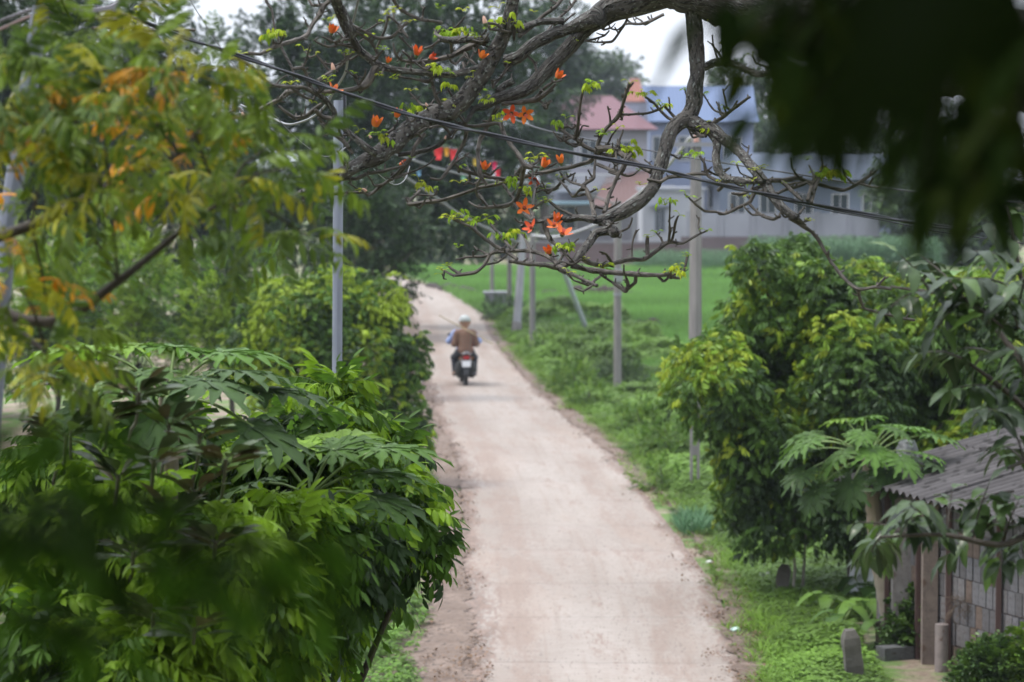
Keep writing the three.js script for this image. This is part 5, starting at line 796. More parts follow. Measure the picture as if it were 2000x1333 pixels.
function cable(label, pts, r, mat, strands = 1, group) {
  const c = new THREE.CatmullRomCurve3(pts, false, 'centripetal'), L = c.getLength(), n = Math.ceil(L / (strands > 1 ? 0.018 : 0.05)), P = c.getPoints(n), t = thing('cable', label, 'cable', P[0].clone(), group);
  for (let s = 0; s < strands; s++) new MB().tube(P.map((p, k) => { const a = k / n * L * (strands > 2 ? 60 : 9) + s / strands * 6.283, q = strands > 1 ? r * 0.95 : 0; return p.clone().sub(t.position).add(V(0, Math.sin(a) * q, Math.cos(a) * q)); }), r * (strands > 1 ? 1 : 1), 7).build(strands > 1 ? 'strand' : 'wire', mat, t);
  return t;
}
const pc = (list, d0, d1) => list.map(([x, y], k) => U(x, y, lerp(d0, d1, k / (list.length - 1))));
cable('thick black twisted cable bundle crossing before the kapok boughs', pc([[136, 12], [215, 20], [350, 70], [440, 100], [571, 145], [650, 174], [790, 221], [882, 246], [952, 262], [1110, 297], [1290, 331], [1342, 345], [1430, 366], [1487, 378], [1575, 397], [1732, 426], [1830, 442], [2000, 458], [2120, 468]], 12.2, 13.6), 0.0057, cableMat, 2);
cable('thin black wire sagging just under the thick cable bundle', pc([[1500, 384], [1600, 408], [1732, 432], [1830, 452], [2000, 476], [2120, 492]], 13.4, 13.8), 0.003, cableMat);
cable('thin dark wire running above the thick cable bundle', pc([[1000, 232], [1080, 258], [1290, 298], [1430, 321], [1555, 340], [1715, 365], [1880, 386], [2000, 396], [2120, 404]], 26, 17), 0.0065, cableMat);
cable('grey cable hanging in a deep curve across the upper twigs', pc([[702, -60], [699, 0], [688, 49], [681, 96], [676, 135], [666, 157], [653, 177], [638, 203], [615, 226], [589, 238], [562, 243], [536, 233], [510, 222], [470, 205]], 13.6, 17), 0.0062, greyCable);
cable('thin pale wire looping down to the steel pole', pc([[360, -30], [371, 0], [420, 77], [455, 126], [508, 193], [561, 252], [596, 284], [631, 305], [655, 301], [676, 287]], 13, 15), 0.0022, greyCable);
cable('pale wire drooping below the broken kapok limb', pc([[730, 330], [745, 345], [770, 361], [790, 352], [800, 325]], 14.4, 15), 0.0025, greyCable);
cable('twisted vine like cable hanging through the upper twigs', pc([[512, -50], [519, 0], [531, 21], [534, 44], [541, 70], [552, 98], [562, 117], [571, 135], [574, 152]], 14, 14), 0.0052, std(0.07, 0.06, 0.055, 0.8), 3);
cable('thick rope like grey cable running up from the insulator', pc([[140, 16], [175, 20], [210, 16], [230, 6], [250, -6], [300, -40]], 11, 12), 0.006, std(0.16, 0.145, 0.16, 0.7), 3);
cable('thick twisted grey cable running off past the leaning pole', pc([[140, 10], [112, 9], [52, 22], [0, 42], [-80, 80]], 10.6, 10), 0.0045, std(0.16, 0.145, 0.16, 0.7), 3);
cable('brown sheathed cable running off past the leaning pole', pc([[130, 22], [60, 32], [0, 58], [-80, 90]], 10.4, 9.6), 0.0065, std(0.12, 0.06, 0.05, 0.6));
cable('thin stay wire dropping from the insulator to the leaning pole', pc([[122, 30], [95, 80], [62, 130], [20, 190]], 10.4, 10), 0.004, greyCable);
cable('far grey service wire passing behind the dark boughs', pc([[770, 300], [860, 330], [960, 352], [1100, 365], [1205, 400]], 55, 66), 0.02, greyCable);
cable('far grey service wire sagging toward the pale tilted pole', pc([[790, 345], [850, 385], [900, 420], [960, 450], [1016, 475]], 60, 72), 0.03, greyCable);
cable('pale sagging cable between the two nearer utility poles', pc([[1040, 460], [1090, 462], [1160, 440], [1206, 410], [1280, 350], [1350, 268]], 78, 46), 0.03, std(0.4, 0.4, 0.42, 0.6));
{ // festival pennants strung beyond the lane
  const cols = [[0.62, 0.03, 0.035], [0.65, 0.33, 0.03], [0.6, 0.035, 0.04], [0.62, 0.03, 0.12], [0.6, 0.03, 0.06], [0.5, 0.34, 0.05], [0.2, 0.42, 0.3], [0.15, 0.3, 0.45]];
  const spots = [[856, 300, 18, 24], [872, 297, 10, 16], [886, 303, 16, 22], [966, 326, 9, 18], [972, 340, 11, 20], [928, 317, 9, 14], [905, 347, 10, 12], [818, 338, 9, 12]], names = ['red', 'yellow', 'deep red', 'pink', 'crimson', 'ochre', 'pale green', 'blue'];
  spots.forEach(([x, y, w, h], k) => { const d = 78, s = d / FOC, p = U(x, y, d), b = new MB(), A = [-w * s / 2, h * s / 2], id = []; for (let j = 0; j <= 5; j++) { const yy = A[1] - h * s * j / 5, ww = w * s * (1 - 0.45 * j / 5); id.push([b.v(-ww / 2, yy, 0.04 * Math.sin(j)), b.v(0, yy, 0.05 * Math.cos(j * 1.3)), b.v(ww / 2, yy, 0.04 * Math.sin(j + 2))]); } for (let j = 0; j < 5; j++) { b.q(id[j][0], id[j + 1][0], id[j + 1][1], id[j][1]); b.q(id[j][1], id[j + 1][1], id[j + 1][2], id[j][2]); } const m = b.build('pennant', std(...cols[k], 0.8, { side: THREE.DoubleSide })); m.position.copy(p); tag(m, `small ${names[k]} cloth pennant hanging before the dark trees`, 'pennant', 'pennants before the dark trees'); });
  cable('thin line that carries the cloth pennants', [U(790, 318, 78), U(856, 287, 78), U(886, 290, 78), U(930, 308, 78), U(985, 318, 78)], 0.008, greyCable);
}

// ---------- the shed ----------
{
  const A = V(4.05, 0, -31.4), u = V(1.03, 0, 2.6).normalize(), v = V(u.z, 0, -u.x);   // u along the wall toward the dyke, v into the yard
  const t = thing('block_shed', 'low grey block shed with corrugated sheet roof and rusty steel posts', 'shed', A), rot = Math.atan2(v.x, v.z) - Math.PI / 2;
  const W = (a, y, b) => V(u.x * a + v.x * b, y, u.z * a + v.z * b), MX = M4().makeBasis(u, V(0, 1, 0), u.clone().cross(V(0, 1, 0)));   // third axis points out at the lane... sign fixed below
  const outZ = v.clone().negate(), MW = M4().makeBasis(u, V(0, 1, 0), u.clone().cross(V(0, 1, 0)));
  const sgn = u.clone().cross(V(0, 1, 0)).dot(outZ) > 0 ? 1 : -1;
  const blockTex = tex(256, 256, (a, b) => { const n = fbm(a, b, 6, 6, 131), f = fbm(a, b, 40, 3, 133); const k = 0.85 + 0.35 * n + 0.2 * f; return mixc([k, k, k * 1.02], [0.5, 0.4, 0.34], smooth(0.15, 0.5, fbm(a, b, 4, 5, 137))); }, [0.7, 0.7]);
  const bMats = [[0.145, 0.138, 0.145], [0.105, 0.097, 0.1], [0.165, 0.152, 0.152], [0.14, 0.1, 0.08]].map(c => std(...c, 0.95, { map: blockTex, bumpMap: soilBump, bumpScale: 0.012 }));
  new MB().box(2.25, 0.86, -0.06 * sgn, 4.6, 1.72, 0.12, MW).build('mortar', std(0.17, 0.135, 0.12, 0.95, { map: blockTex }), t);
  const bg = [0.125, 0.135, 0.115].map(w => new THREE.BoxGeometry(w, 0.232, 0.03));
  for (let r = 0; r < 7; r++) { let x = -0.02 + (r % 2) * 0.06; while (x < 4.45) { const k = Math.floor(rnd() * 3), w = [0.125, 0.135, 0.115][k], low = r === 0 || rnd() < 0.1; const b = put('block', bg[k], low ? bMats[3] : bMats[Math.floor(rnd() * 3)], t); b.matrix.copy(MW).setPosition(V().copy(W(x + w / 2, 0.13 + r * 0.243 + 0.006 * noise3(x * 2, r, 0), 0)).addScaledVector(outZ, 0.014 + rr(-0.003, 0.008))); b.matrix.decompose(b.position, b.quaternion, b.scale); x += w + 0.016; } }
  // other walls
  new MB().box(0, 0.88, 0, 3.6, 1.76, 0.12, M4().makeBasis(v, V(0, 1, 0), u).setPosition(W(-0.05, 0, 1.9))).build('end_wall', bMats[0], t);
  new MB().box(2.2, 1.0, 0, 4.6, 2, 0.12, M4().makeBasis(u, V(0, 1, 0), v.clone().negate()).setPosition(W(0, 0, 3.7))).build('back_wall', bMats[0], t);
  const rust = std(0.075, 0.04, 0.035, 0.7), post = (a, h, w, m, name, o = 0.07) => { const b = new MB(); b.box(0, h / 2, 0, w, h, w); const s = b.build(name, m, t); s.position.copy(W(a, 0, 0)).addScaledVector(outZ, o); s.rotation.y = rr(-0.1, 0.1); return s; };
  post(2.62, 1.82, 0.055, rust, 'steel_post'); post(1.62, 1.82, 0.055, rust, 'steel_post'); post(0.98, 1.8, 0.05, rust, 'steel_post'); post(3.35, 1.82, 0.055, rust, 'steel_post'); post(0.3, 1.82, 0.05, rust, 'steel_post');
  post(1.28, 1.72, 0.16, std(0.19, 0.145, 0.12, 0.95, { map: blockTex }), 'buttress', 0.1); post(0.62, 1.72, 0.22, std(0.2, 0.175, 0.165, 0.95, { map: blockTex }), 'buttress', 0.06);
  const pipe = put('pipe_stub', new THREE.CylinderGeometry(0.07, 0.07, 0.5, 16), std(0.22, 0.18, 0.165, 0.8, { map: blockTex }), t); pipe.position.copy(W(1.75, 0.25, 0)).addScaledVector(outZ, 0.22);
  const st = put('foundation_block', new THREE.BoxGeometry(0.36, 0.2, 0.2), std(0.09, 0.09, 0.088, 0.95, { map: blockTex }), t); st.position.copy(W(0.9, 0.04, 0)).addScaledVector(outZ, 0.3); st.rotation.y = 0.4;
  // corrugated sheets: waves follow the slope, so the eave shows their cut
  const sheetMap = tex(512, 512, (a, b) => { const n = fbm(a, b, 5, 6, 141), s = fbm(a, b, 22, 3, 143); let c = mixc([0.034, 0.029, 0.029], [0.072, 0.064, 0.064], 0.5 + n); return mixc(c, [0.018, 0.015, 0.014], smooth(0.1, 0.5, s + n * 0.5)); }, [1.6, 2.2]);
  const sheetMat = std(1, 1, 1, 0.9, { map: sheetMap, side: THREE.DoubleSide });
  for (let k = 0; k < 5; k++) for (let row = 0; row < 3; row++) {
    const b = new MB(), n = 54, m = 3, a0 = -0.35 + k * 0.98, id = [], id2 = [];
    for (let j = 0; j <= m; j++) { const bb = lerp(-0.38 + row * 1.45, -0.38 + row * 1.45 + 1.56, j / m), r1 = [], r2 = []; for (let i = 0; i <= n; i++) { const a = a0 + 1.04 * i / n, y = 1.82 + 0.22 * (bb + 0.38) + 0.024 * Math.sin(a / 0.146 * 6.283) + row * 0.016 + (k % 2) * 0.012 - 0.05 * (a / 4.6) * 1.2 + 0.01 * noise3(a * 2, bb * 2, k), p = W(a, y, bb); r1.push(b.v(p.x, p.y, p.z, a, bb)); r2.push(b.v(p.x, p.y - 0.008, p.z, a, bb)); } id.push(r1); id2.push(r2); }
    for (let j = 0; j < m; j++) for (let i = 0; i < n; i++) { b.q(id[j][i], id[j][i + 1], id[j + 1][i + 1], id[j + 1][i]); b.q(id2[j][i + 1], id2[j][i], id2[j + 1][i], id2[j + 1][i + 1]); }
    for (let i = 0; i < n; i++) b.q(id2[0][i], id2[0][i + 1], id[0][i + 1], id[0][i]);
    for (let j = 0; j < m; j++) b.q(id[j][0], id2[j][0], id2[j + 1][0], id[j + 1][0]);
    b.build('roof_sheet', sheetMat, t);
  }
  for (const bb of [-0.15, 1.4, 2.9]) { const p0 = W(-0.3, 1.75 + 0.22 * (bb + 0.38), bb), p1 = W(4.4, 1.70 + 0.22 * (bb + 0.38), bb); new MB().tube([p0, p1], 0.035, 6).build('purlin', std(0.14, 0.09, 0.065, 0.9), t); }
  // lump of rock that holds the sheets down
  const rg = new THREE.IcosahedronGeometry(0.125, 3), pa = rg.attributes.position; for (let k = 0; k < pa.count; k++) { const q = V().fromBufferAttribute(pa, k), n = 1 + 0.3 * noise3(q.x * 14, q.y * 14, q.z * 14) + 0.22 * noise3(q.x * 34, q.y * 34, q.z * 34); pa.setXYZ(k, q.x * n, q.y * n * 1.15, q.z * n); } rg.computeVertexNormals();
  const rock = put('rock', rg, std(0.34, 0.34, 0.35, 0.95, { map: blockTex })); rock.position.copy(A.clone().add(W(-0.02, 1.82 + 0.22 * 0.75 + 0.12, 0.36))); tag(rock, 'rough pale rock weighing down the corrugated shed roof', 'rock');
  // dry brush hung on the wall
  const br = new MB(); for (let k = 0; k < 90; k++) { const p = V(rr(-0.12, 0.12), rr(-0.1, 0.1), rr(-0.05, 0.05)), d = V(rr(-1, 1), rr(-1.4, 0.5), rr(-0.6, 0.6)).multiplyScalar(0.16); br.tube([p, p.clone().addScaledVector(d, 0.5).add(V(rr(-0.03, 0.03), 0, 0)), p.clone().add(d)], 0.0022, 3, { cap: false }); }
  const brush = br.build('dry_brush', std(0.10, 0.07, 0.05, 0.95)); brush.position.copy(A.clone().add(W(1.95, 0.75, 0)).addScaledVector(outZ, 0.12)); tag(brush, 'tangle of dry brown twigs caught on the shed wall', 'twigs');
}
// ---------- small things on the verge ----------
const markerMat = std(0.095, 0.085, 0.072, 0.95, { map: poleTex, bumpMap: soilBump, bumpScale: 0.012 });
for (const [label, p, h, w, tz, ty] of [['short weathered concrete marker post beside the white bag', G(1526, 1166), 0.4, 0.15, -0.12, 0.5], ['taller weathered concrete marker post leaning before the shed', G(1672, 1345), 0.62, 0.165, 0.16, 0.7]]) {
  const t = thing('marker_post', label, 'post', p, null), b = new MB(), P = [], R = []; for (let k = 0; k <= 10; k++) { P.push(V(0, -0.1 + (h + 0.1) * k / 10, 0)); R.push(w * 0.74 * (k > 8 ? (k === 10 ? 0.55 : 0.9) : 1)); } b.tube(P, R, 4, { wob: 0.1, twist: 0.25 }); const m = b.build('shaft', markerMat, t, true); t.rotation.set(0.02, ty, tz);
}
function bag(label, p, s, col) { const g = new THREE.IcosahedronGeometry(1, 3), a = g.attributes.position; for (let k = 0; k < a.count; k++) { const q = V().fromBufferAttribute(a, k), n = 1 + 0.3 * noise3(q.x * 2.4 + p.x, q.y * 2.4, q.z * 2.4) + 0.12 * noise3(q.x * 7, q.y * 7, q.z * 7 + p.x); a.setXYZ(k, q.x * n * s, Math.max(-0.2, q.y) * n * s * 0.55, q.z * n * s * 0.8); } g.computeVertexNormals(); const m = put('plastic_bag', g, std(...col, 0.5)); m.position.copy(p).add(V(0, s * 0.22 + 0.05, 0)); tag(m, label, 'bag'); }
bag('crumpled white plastic bag lying in the verge grass', G(1495, 1138), 0.1, [0.62, 0.64, 0.68]); bag('small pale teal plastic scrap in the weeds', G(1436, 1242), 0.06, [0.42, 0.56, 0.5]); bag('tiny white scrap at the lane edge', G(1385, 1108), 0.05, [0.5, 0.5, 0.47]); bag('white rag under the overhanging longan bush', G(806, 800), 0.14, [0.6, 0.62, 0.68]); bag('white scrap beside the overhanging longan bush', G(822, 750), 0.07, [0.6, 0.6, 0.65]);
{ // fallen stick across the lane's dirt edge
  const A = G(868, 962), B = G(925, 966); tag(new MB().tube([V(0, 0.1, 0), B.clone().sub(A).multiplyScalar(0.5).add(V(0, 0.09, 0.03)), B.clone().sub(A).add(V(0, 0.1, 0))], [0.012, 0.011, 0.006], 6).build('fallen_stick', twigMat), 'thin dry stick lying on the dirt edge', 'stick').position.copy(A);
}
// taro by the shed
{
  const geo = (() => { const b = new MB(), seg = 6; b.blade(M4(), 0.34, 0.24, seg, { fold: 0.12, bend: 0.7, prof: t => Math.pow(1 - t, 0.6) * (t < 0.1 ? 0.85 : 1), mid: 1.25 }); for (const s of [-1, 1]) b.blade(frame(V(0.01, 0, s * 0.01), V(-1, 0.05, s * 0.7), V(0, 1, 0)), 0.13, 0.1, 3, { fold: 0.1, bend: 0.3, prof: lance }); return b.geo(); })(), mats = leafMats([[0.05, 0.12, 0.03], [0.08, 0.17, 0.035]], { through: 0.35, coat: 0.35 });
  [[1690, 1225], [1740, 1215], [1640, 1240], [1615, 1205], [1690, 1180], [1725, 1262]].forEach(([x, y], i) => {
    const p = G(x, y), t = thing('taro_plant', ['taro plant in the middle of the low patch under the papaya', 'taro plant right behind the papaya trunk', 'taro plant at the lane side of the patch before the taller marker post', 'taro plant at the lane side of the patch behind the short marker post', 'taro plant touching the whitewashed longan trunk', 'taro plant at the very foot of the papaya trunk'][i], 'plant', p, 'taro under the papaya');
    for (let k = 0; k < 5; k++) { const a = k * 1.26 + i, L = rr(0.22, 0.4), d = V(Math.cos(a) * 0.55, 1, Math.sin(a) * 0.55).normalize(), tip = d.clone().multiplyScalar(L), leaf = new THREE.Group(); leaf.name = 'leaf'; t.add(leaf); new MB().tube([V(), tip.clone().multiplyScalar(0.5).add(V(0, 0.03, 0)), tip], 0.008, 5).build('stalk', greenStem, leaf); const m = put('blade', geo, pick(pick(mats)), leaf); m.matrix.copy(frame(tip, V(Math.cos(a), -0.35, Math.sin(a)), V(0, 1, 0), rr(0.75, 1.15))); m.matrix.decompose(m.position, m.quaternion, m.scale); }
  });
}
// slim saplings by the marker post
[[1548, 1170], [1566, 1165]].forEach(([x, y], i) => { const p = G(x, y), t = thing('slim_sapling', 'slim pale stemmed sapling behind the short marker post', 'tree', p, 'slim saplings'); new MB().tube([V(0, -0.05, 0), V(0.03, 0.4, 0), V(0.05 * (i ? 1 : -1), 0.95, 0)], [0.022, 0.018, 0.012], 7, { wob: 0.06 }).build('trunk', std(0.22, 0.2, 0.17, 0.9), t); foliage(t, [longanLeaf[0]], clumpLeaves([[p.x, 1.05, p.z, 0.22]], 500, 0.8, { colour: () => Math.floor(rnd() * 2) }), [[0.03, 0.07, 0.025], [0.06, 0.13, 0.03]]); });
// vines at the foot of the wall
{
  const vg = spray(12, 0.22, 0.075, 0.045);
  for (const [label, cl] of [['dense leafy creeper heaped at the foot of the block wall', [[1935, 1300, 34], [1905, 1335, 32], [1965, 1340, 40]]], ['bright leafy creeper at the wall corner', [[1998, 1305, 34], [2012, 1260, 20], [1990, 1345, 34]]], ['creeper climbing round the papaya foot', [[1800, 1180, 32], [1790, 1230, 36], [1815, 1270, 32], [1770, 1270, 30]]]]) {
    const c = pxClumps(cl.map(k => [...k, label.includes('papaya') ? 31 : 28.4])), b = V(c[0][0], 0, c[0][2]), t = thing('creeper', label, 'creeper', b); for (const k of c) new MB().tube([V(0, 0, 0), V(k[0], k[1], k[2]).sub(b).multiplyScalar(0.5).add(V(0.05, 0, 0)), V(k[0], k[1], k[2]).sub(b)], 0.008, 5).build('stem', darkBark, t);
    foliage(t, [vg], clumpLeaves(c, 9000, 0.85, { colour: anyDark, inner: 0.3 }), label.includes('bright') ? [[0.07, 0.16, 0.03], [0.10, 0.21, 0.03], [0.13, 0.25, 0.035]] : [[0.03, 0.07, 0.022], [0.05, 0.11, 0.028], [0.07, 0.15, 0.03]]);
  }
}

// ---------- ground cover ----------
function weedGeo(n, h, L, w, up) { const b = new MB(); for (let k = 0; k < n; k++) { const a = k * 2.4 + rr(-0.4, 0.4), y = h * rnd(), tn = rr(0.75, 1.25); b.col = [tn, tn, tn * 0.95]; b.blade(frame(V(Math.cos(a) * 0.02, y, Math.sin(a) * 0.02), V(Math.cos(a), up * rr(0.5, 1.3), Math.sin(a)), V(0, 1, 0)), L * rr(0.7, 1.2), w * rr(0.8, 1.2), 3, { bend: 0.7, fold: 0.25, prof: lance }); } return b.geo(); }
const edgeR = z => { let lo = 0, hi = 1; for (let k = 0; k < 22; k++) { const m = (lo + hi) / 2; curveR.getPoint(m).z > z ? lo = m : hi = m; } return curveR.getPoint(lo).x; };
const edgeL = z => { let lo = 0, hi = 1; for (let k = 0; k < 22; k++) { const m = (lo + hi) / 2; curveL.getPoint(m).z > z ? lo = m : hi = m; } return curveL.getPoint(lo).x; };
function cover(name, label, cat, geo, places, col, opt) {
  const im = new THREE.InstancedMesh(geo, leafMat([1, 1, 1], opt), places.length), c = new THREE.Color();
  places.forEach(([x, z, s, y = 0], k) => { im.setMatrixAt(k, M4().compose(V(x, groundH(x, z) + y, z), new THREE.Quaternion().setFromEuler(new THREE.Euler(rr(-0.25, 0.25), rr(0, 6.28), rr(-0.25, 0.25))), V(s, s, s))); im.setColorAt(k, c.setRGB(...col(x, z))); });
  im.name = name; scene.add(im); return tag(im, label, cat, null, 'stuff');
}
{
  const hump = (x, z) => Math.max(0, noise3(x * 0.75, 3, z * 0.42) + 0.25 * noise3(x * 2.2, 8, z * 1.6));
  const P = [], Q = [], B = [];
  for (let k = 0; k < 60000; k++) {
    const z = -26 - 72 * Math.pow(rnd(), 1.35), e = edgeR(z), wide = lerp(1.4, 3.6, smooth(-30, -50, z)) + 0.8, off = Math.pow(rnd(), 0.9) * wide, x = e + 0.12 + off - 0.15 * noise3(0, 1, z * 0.9) + (z > -34.5 && z < -30 ? -0.15 : 0);
    if (x > 3.75 && z > -33) continue;
    const near = smooth(0, 0.9, x - e), hm = hump(x, z);
    if (rnd() > 0.25 + 0.75 * near) continue;
    const tall = smooth(-44, -50, z) * near;
    P.push([x, z, (0.4 + 0.5 * near) * rr(0.55, 1.35) * (1 + 0.6 * tall), hm * 0.55 * near * (0.3 + 0.7 * tall)]);
    if (rnd() < 0.35) Q.push([x, z, rr(0.6, 1.3) * (1 + 0.4 * tall), hm * 0.3 * tall]);
  }
  cover('weeds', 'mixed leafy weeds covering the verge beside the lane', 'weeds', weedGeo(15, 0.11, 0.085, 0.036, 0.55), P, (x, z) => { const n = 0.9 + 0.45 * noise3(x * 1.1, 5, z * 0.7) + rr(-0.15, 0.15); return [0.115 * n, 0.205 * n, 0.03 * n]; }, { through: 0.35, coat: 0.25 });
  cover('grass', 'short bright grass among the verge weeds', 'grass', weedGeo(12, 0.02, 0.2, 0.009, 1.6), Q, (x, z) => { const n = 0.95 + 0.3 * noise3(x, 7, z) + rr(-0.15, 0.15); return [0.135 * n, 0.235 * n, 0.03 * n]; }, { through: 0.35, coat: 0.2 });
  // weeds at the near side under the longan
  const L = []; for (let k = 0; k < 7000; k++) { const z = rr(-52, -26), e = edgeL(z), x = e - 0.36 - Math.abs(noise3(1, 2, z * 0.8)) * 0.25 - Math.pow(rnd(), 0.8) * 2.4; L.push([x, z, rr(0.6, 1.1), 0.08 * rnd()]); }
  cover('weeds', 'bright yellow green weeds under the longan by the lane', 'weeds', weedGeo(14, 0.1, 0.09, 0.04, 0.55), L, (x, z) => { const n = 0.95 + 0.35 * noise3(x * 1.5, 5, z * 1.2) + rr(-0.15, 0.15); return [0.12 * n, 0.23 * n, 0.03 * n]; }, { through: 0.38, coat: 0.2 });
  // bigger bushy weeds round the poles
  [[1215, 762, 0.55, 'dark shrub hugging the foot of the round utility pole', 1], [1120, 770, 0.6, 'leafy shrub at the lane edge short of the round utility pole'], [1245, 850, 0.5, 'leafy shrub on the verge below the round utility pole'], [1300, 900, 0.55, 'leafy shrub on the verge before the slotted pole'], [1180, 700, 0.4, 'leafy shrub between the round pole and the stay pipe'], [1110, 668, 0.38, 'leafy shrub on the lane side of the stay pipe foot'], [1060, 700, 0.5, 'leafy shrub at the foot of the grey concrete pole'], [985, 628, 0.7, 'dark rounded shrub beside the concrete culvert box', 1], [1290, 960, 0.4, 'small leafy shrub by the bare edge of the widened lane'], [1230, 690, 0.32, 'leafy shrub at the paddy edge behind the round utility pole'], [1150, 800, 0.4, 'small leafy shrub leaning on the dirt edge of the lane'], [1330, 830, 0.5, 'leafy shrub tucked under the longan by the slotted pole'], [1160, 640, 0.36, 'dark shrub at the paddy edge behind the stay pipe', 1]].forEach(([x, y, r, label, dk], i) => {
    const p = G(x, y), t = thing('verge_shrub', label, 'shrub', p, 'shrubs on the verge'); new MB().tube([V(0, -0.05, 0), V(0.03, r * 0.5, 0), V(0, r, 0)], [0.03, 0.02, 0.01], 6).build('stem', darkBark, t);
    foliage(t, farSpray, clumpLeaves([[p.x, r * 0.6, p.z, r * 0.8, r * 0.6], [p.x + r * 0.6, r * 0.4, p.z + 0.2, r * 0.55, r * 0.45], [p.x - r * 0.6, r * 0.4, p.z - 0.2, r * 0.6, r * 0.45]], 700, 0.5, { colour: anyDark, inner: 0.3 }), dk ? [[0.025, 0.055, 0.025], [0.035, 0.075, 0.03], [0.05, 0.1, 0.035]] : [[0.06, 0.14, 0.03], [0.085, 0.19, 0.035], [0.12, 0.23, 0.04]]);
  });
  // onion bed by the longan
  const on = []; for (let r = 0; r < 5; r++) for (let k = 0; k < 26; k++) { const p = G(1330 + r * 14, 1035, 0); on.push([p.x + rr(-0.02, 0.02), p.z - 0.9 + k * 0.07, rr(0.8, 1.2)]); }
  cover('onion_bed', 'bluish green onion leaves in a small bed by the longan', 'onions', weedGeo(7, 0.01, 0.3, 0.012, 3.5), on, () => [0.07 * rr(0.9, 1.1), 0.15, 0.07], { through: 0.25, coat: 0.3 });
  // fallen leaves and crumbs on the earth edges
  const lit = []; for (let k = 0; k < 2400; k++) { const z = -26 - 45 * Math.pow(rnd(), 1.4), right = rnd() < 0.45, e = right ? edgeR(z) : edgeL(z); const pt = right ? e + rr(-0.35, 0.45) * (0.4 + rnd()) : e + 0.25 - Math.abs(rr(-0.4, 1) + rr(-0.3, 0.3)) * 1.0; if (noise3(pt * 1.3, 2, z * 0.9) < -0.2) continue; lit.push([pt, z, rr(0.4, 1.1), 0.062]); }
  const lg = (() => { const b = new MB(); for (let k = 0; k < 3; k++) { const a = rr(0, 6.28); b.blade(frame(V(rr(-0.08, 0.08), 0.005, rr(-0.08, 0.08)), V(Math.cos(a), 0.12, Math.sin(a)), V(0, 1, 0)), rr(0.05, 0.1), rr(0.02, 0.035), 3, { bend: rr(-0.8, 0.9), fold: 0.35, prof: lance }); } return b.geo(); })();
  cover('leaf_litter', 'brown fallen leaves strewn along the dirt edges', 'leaves', lg, lit, () => { const q = rr(0.6, 1.6); return [0.14 * q, 0.09 * q, 0.06 * q]; }, { through: 0.1, coat: 0.05 });
}

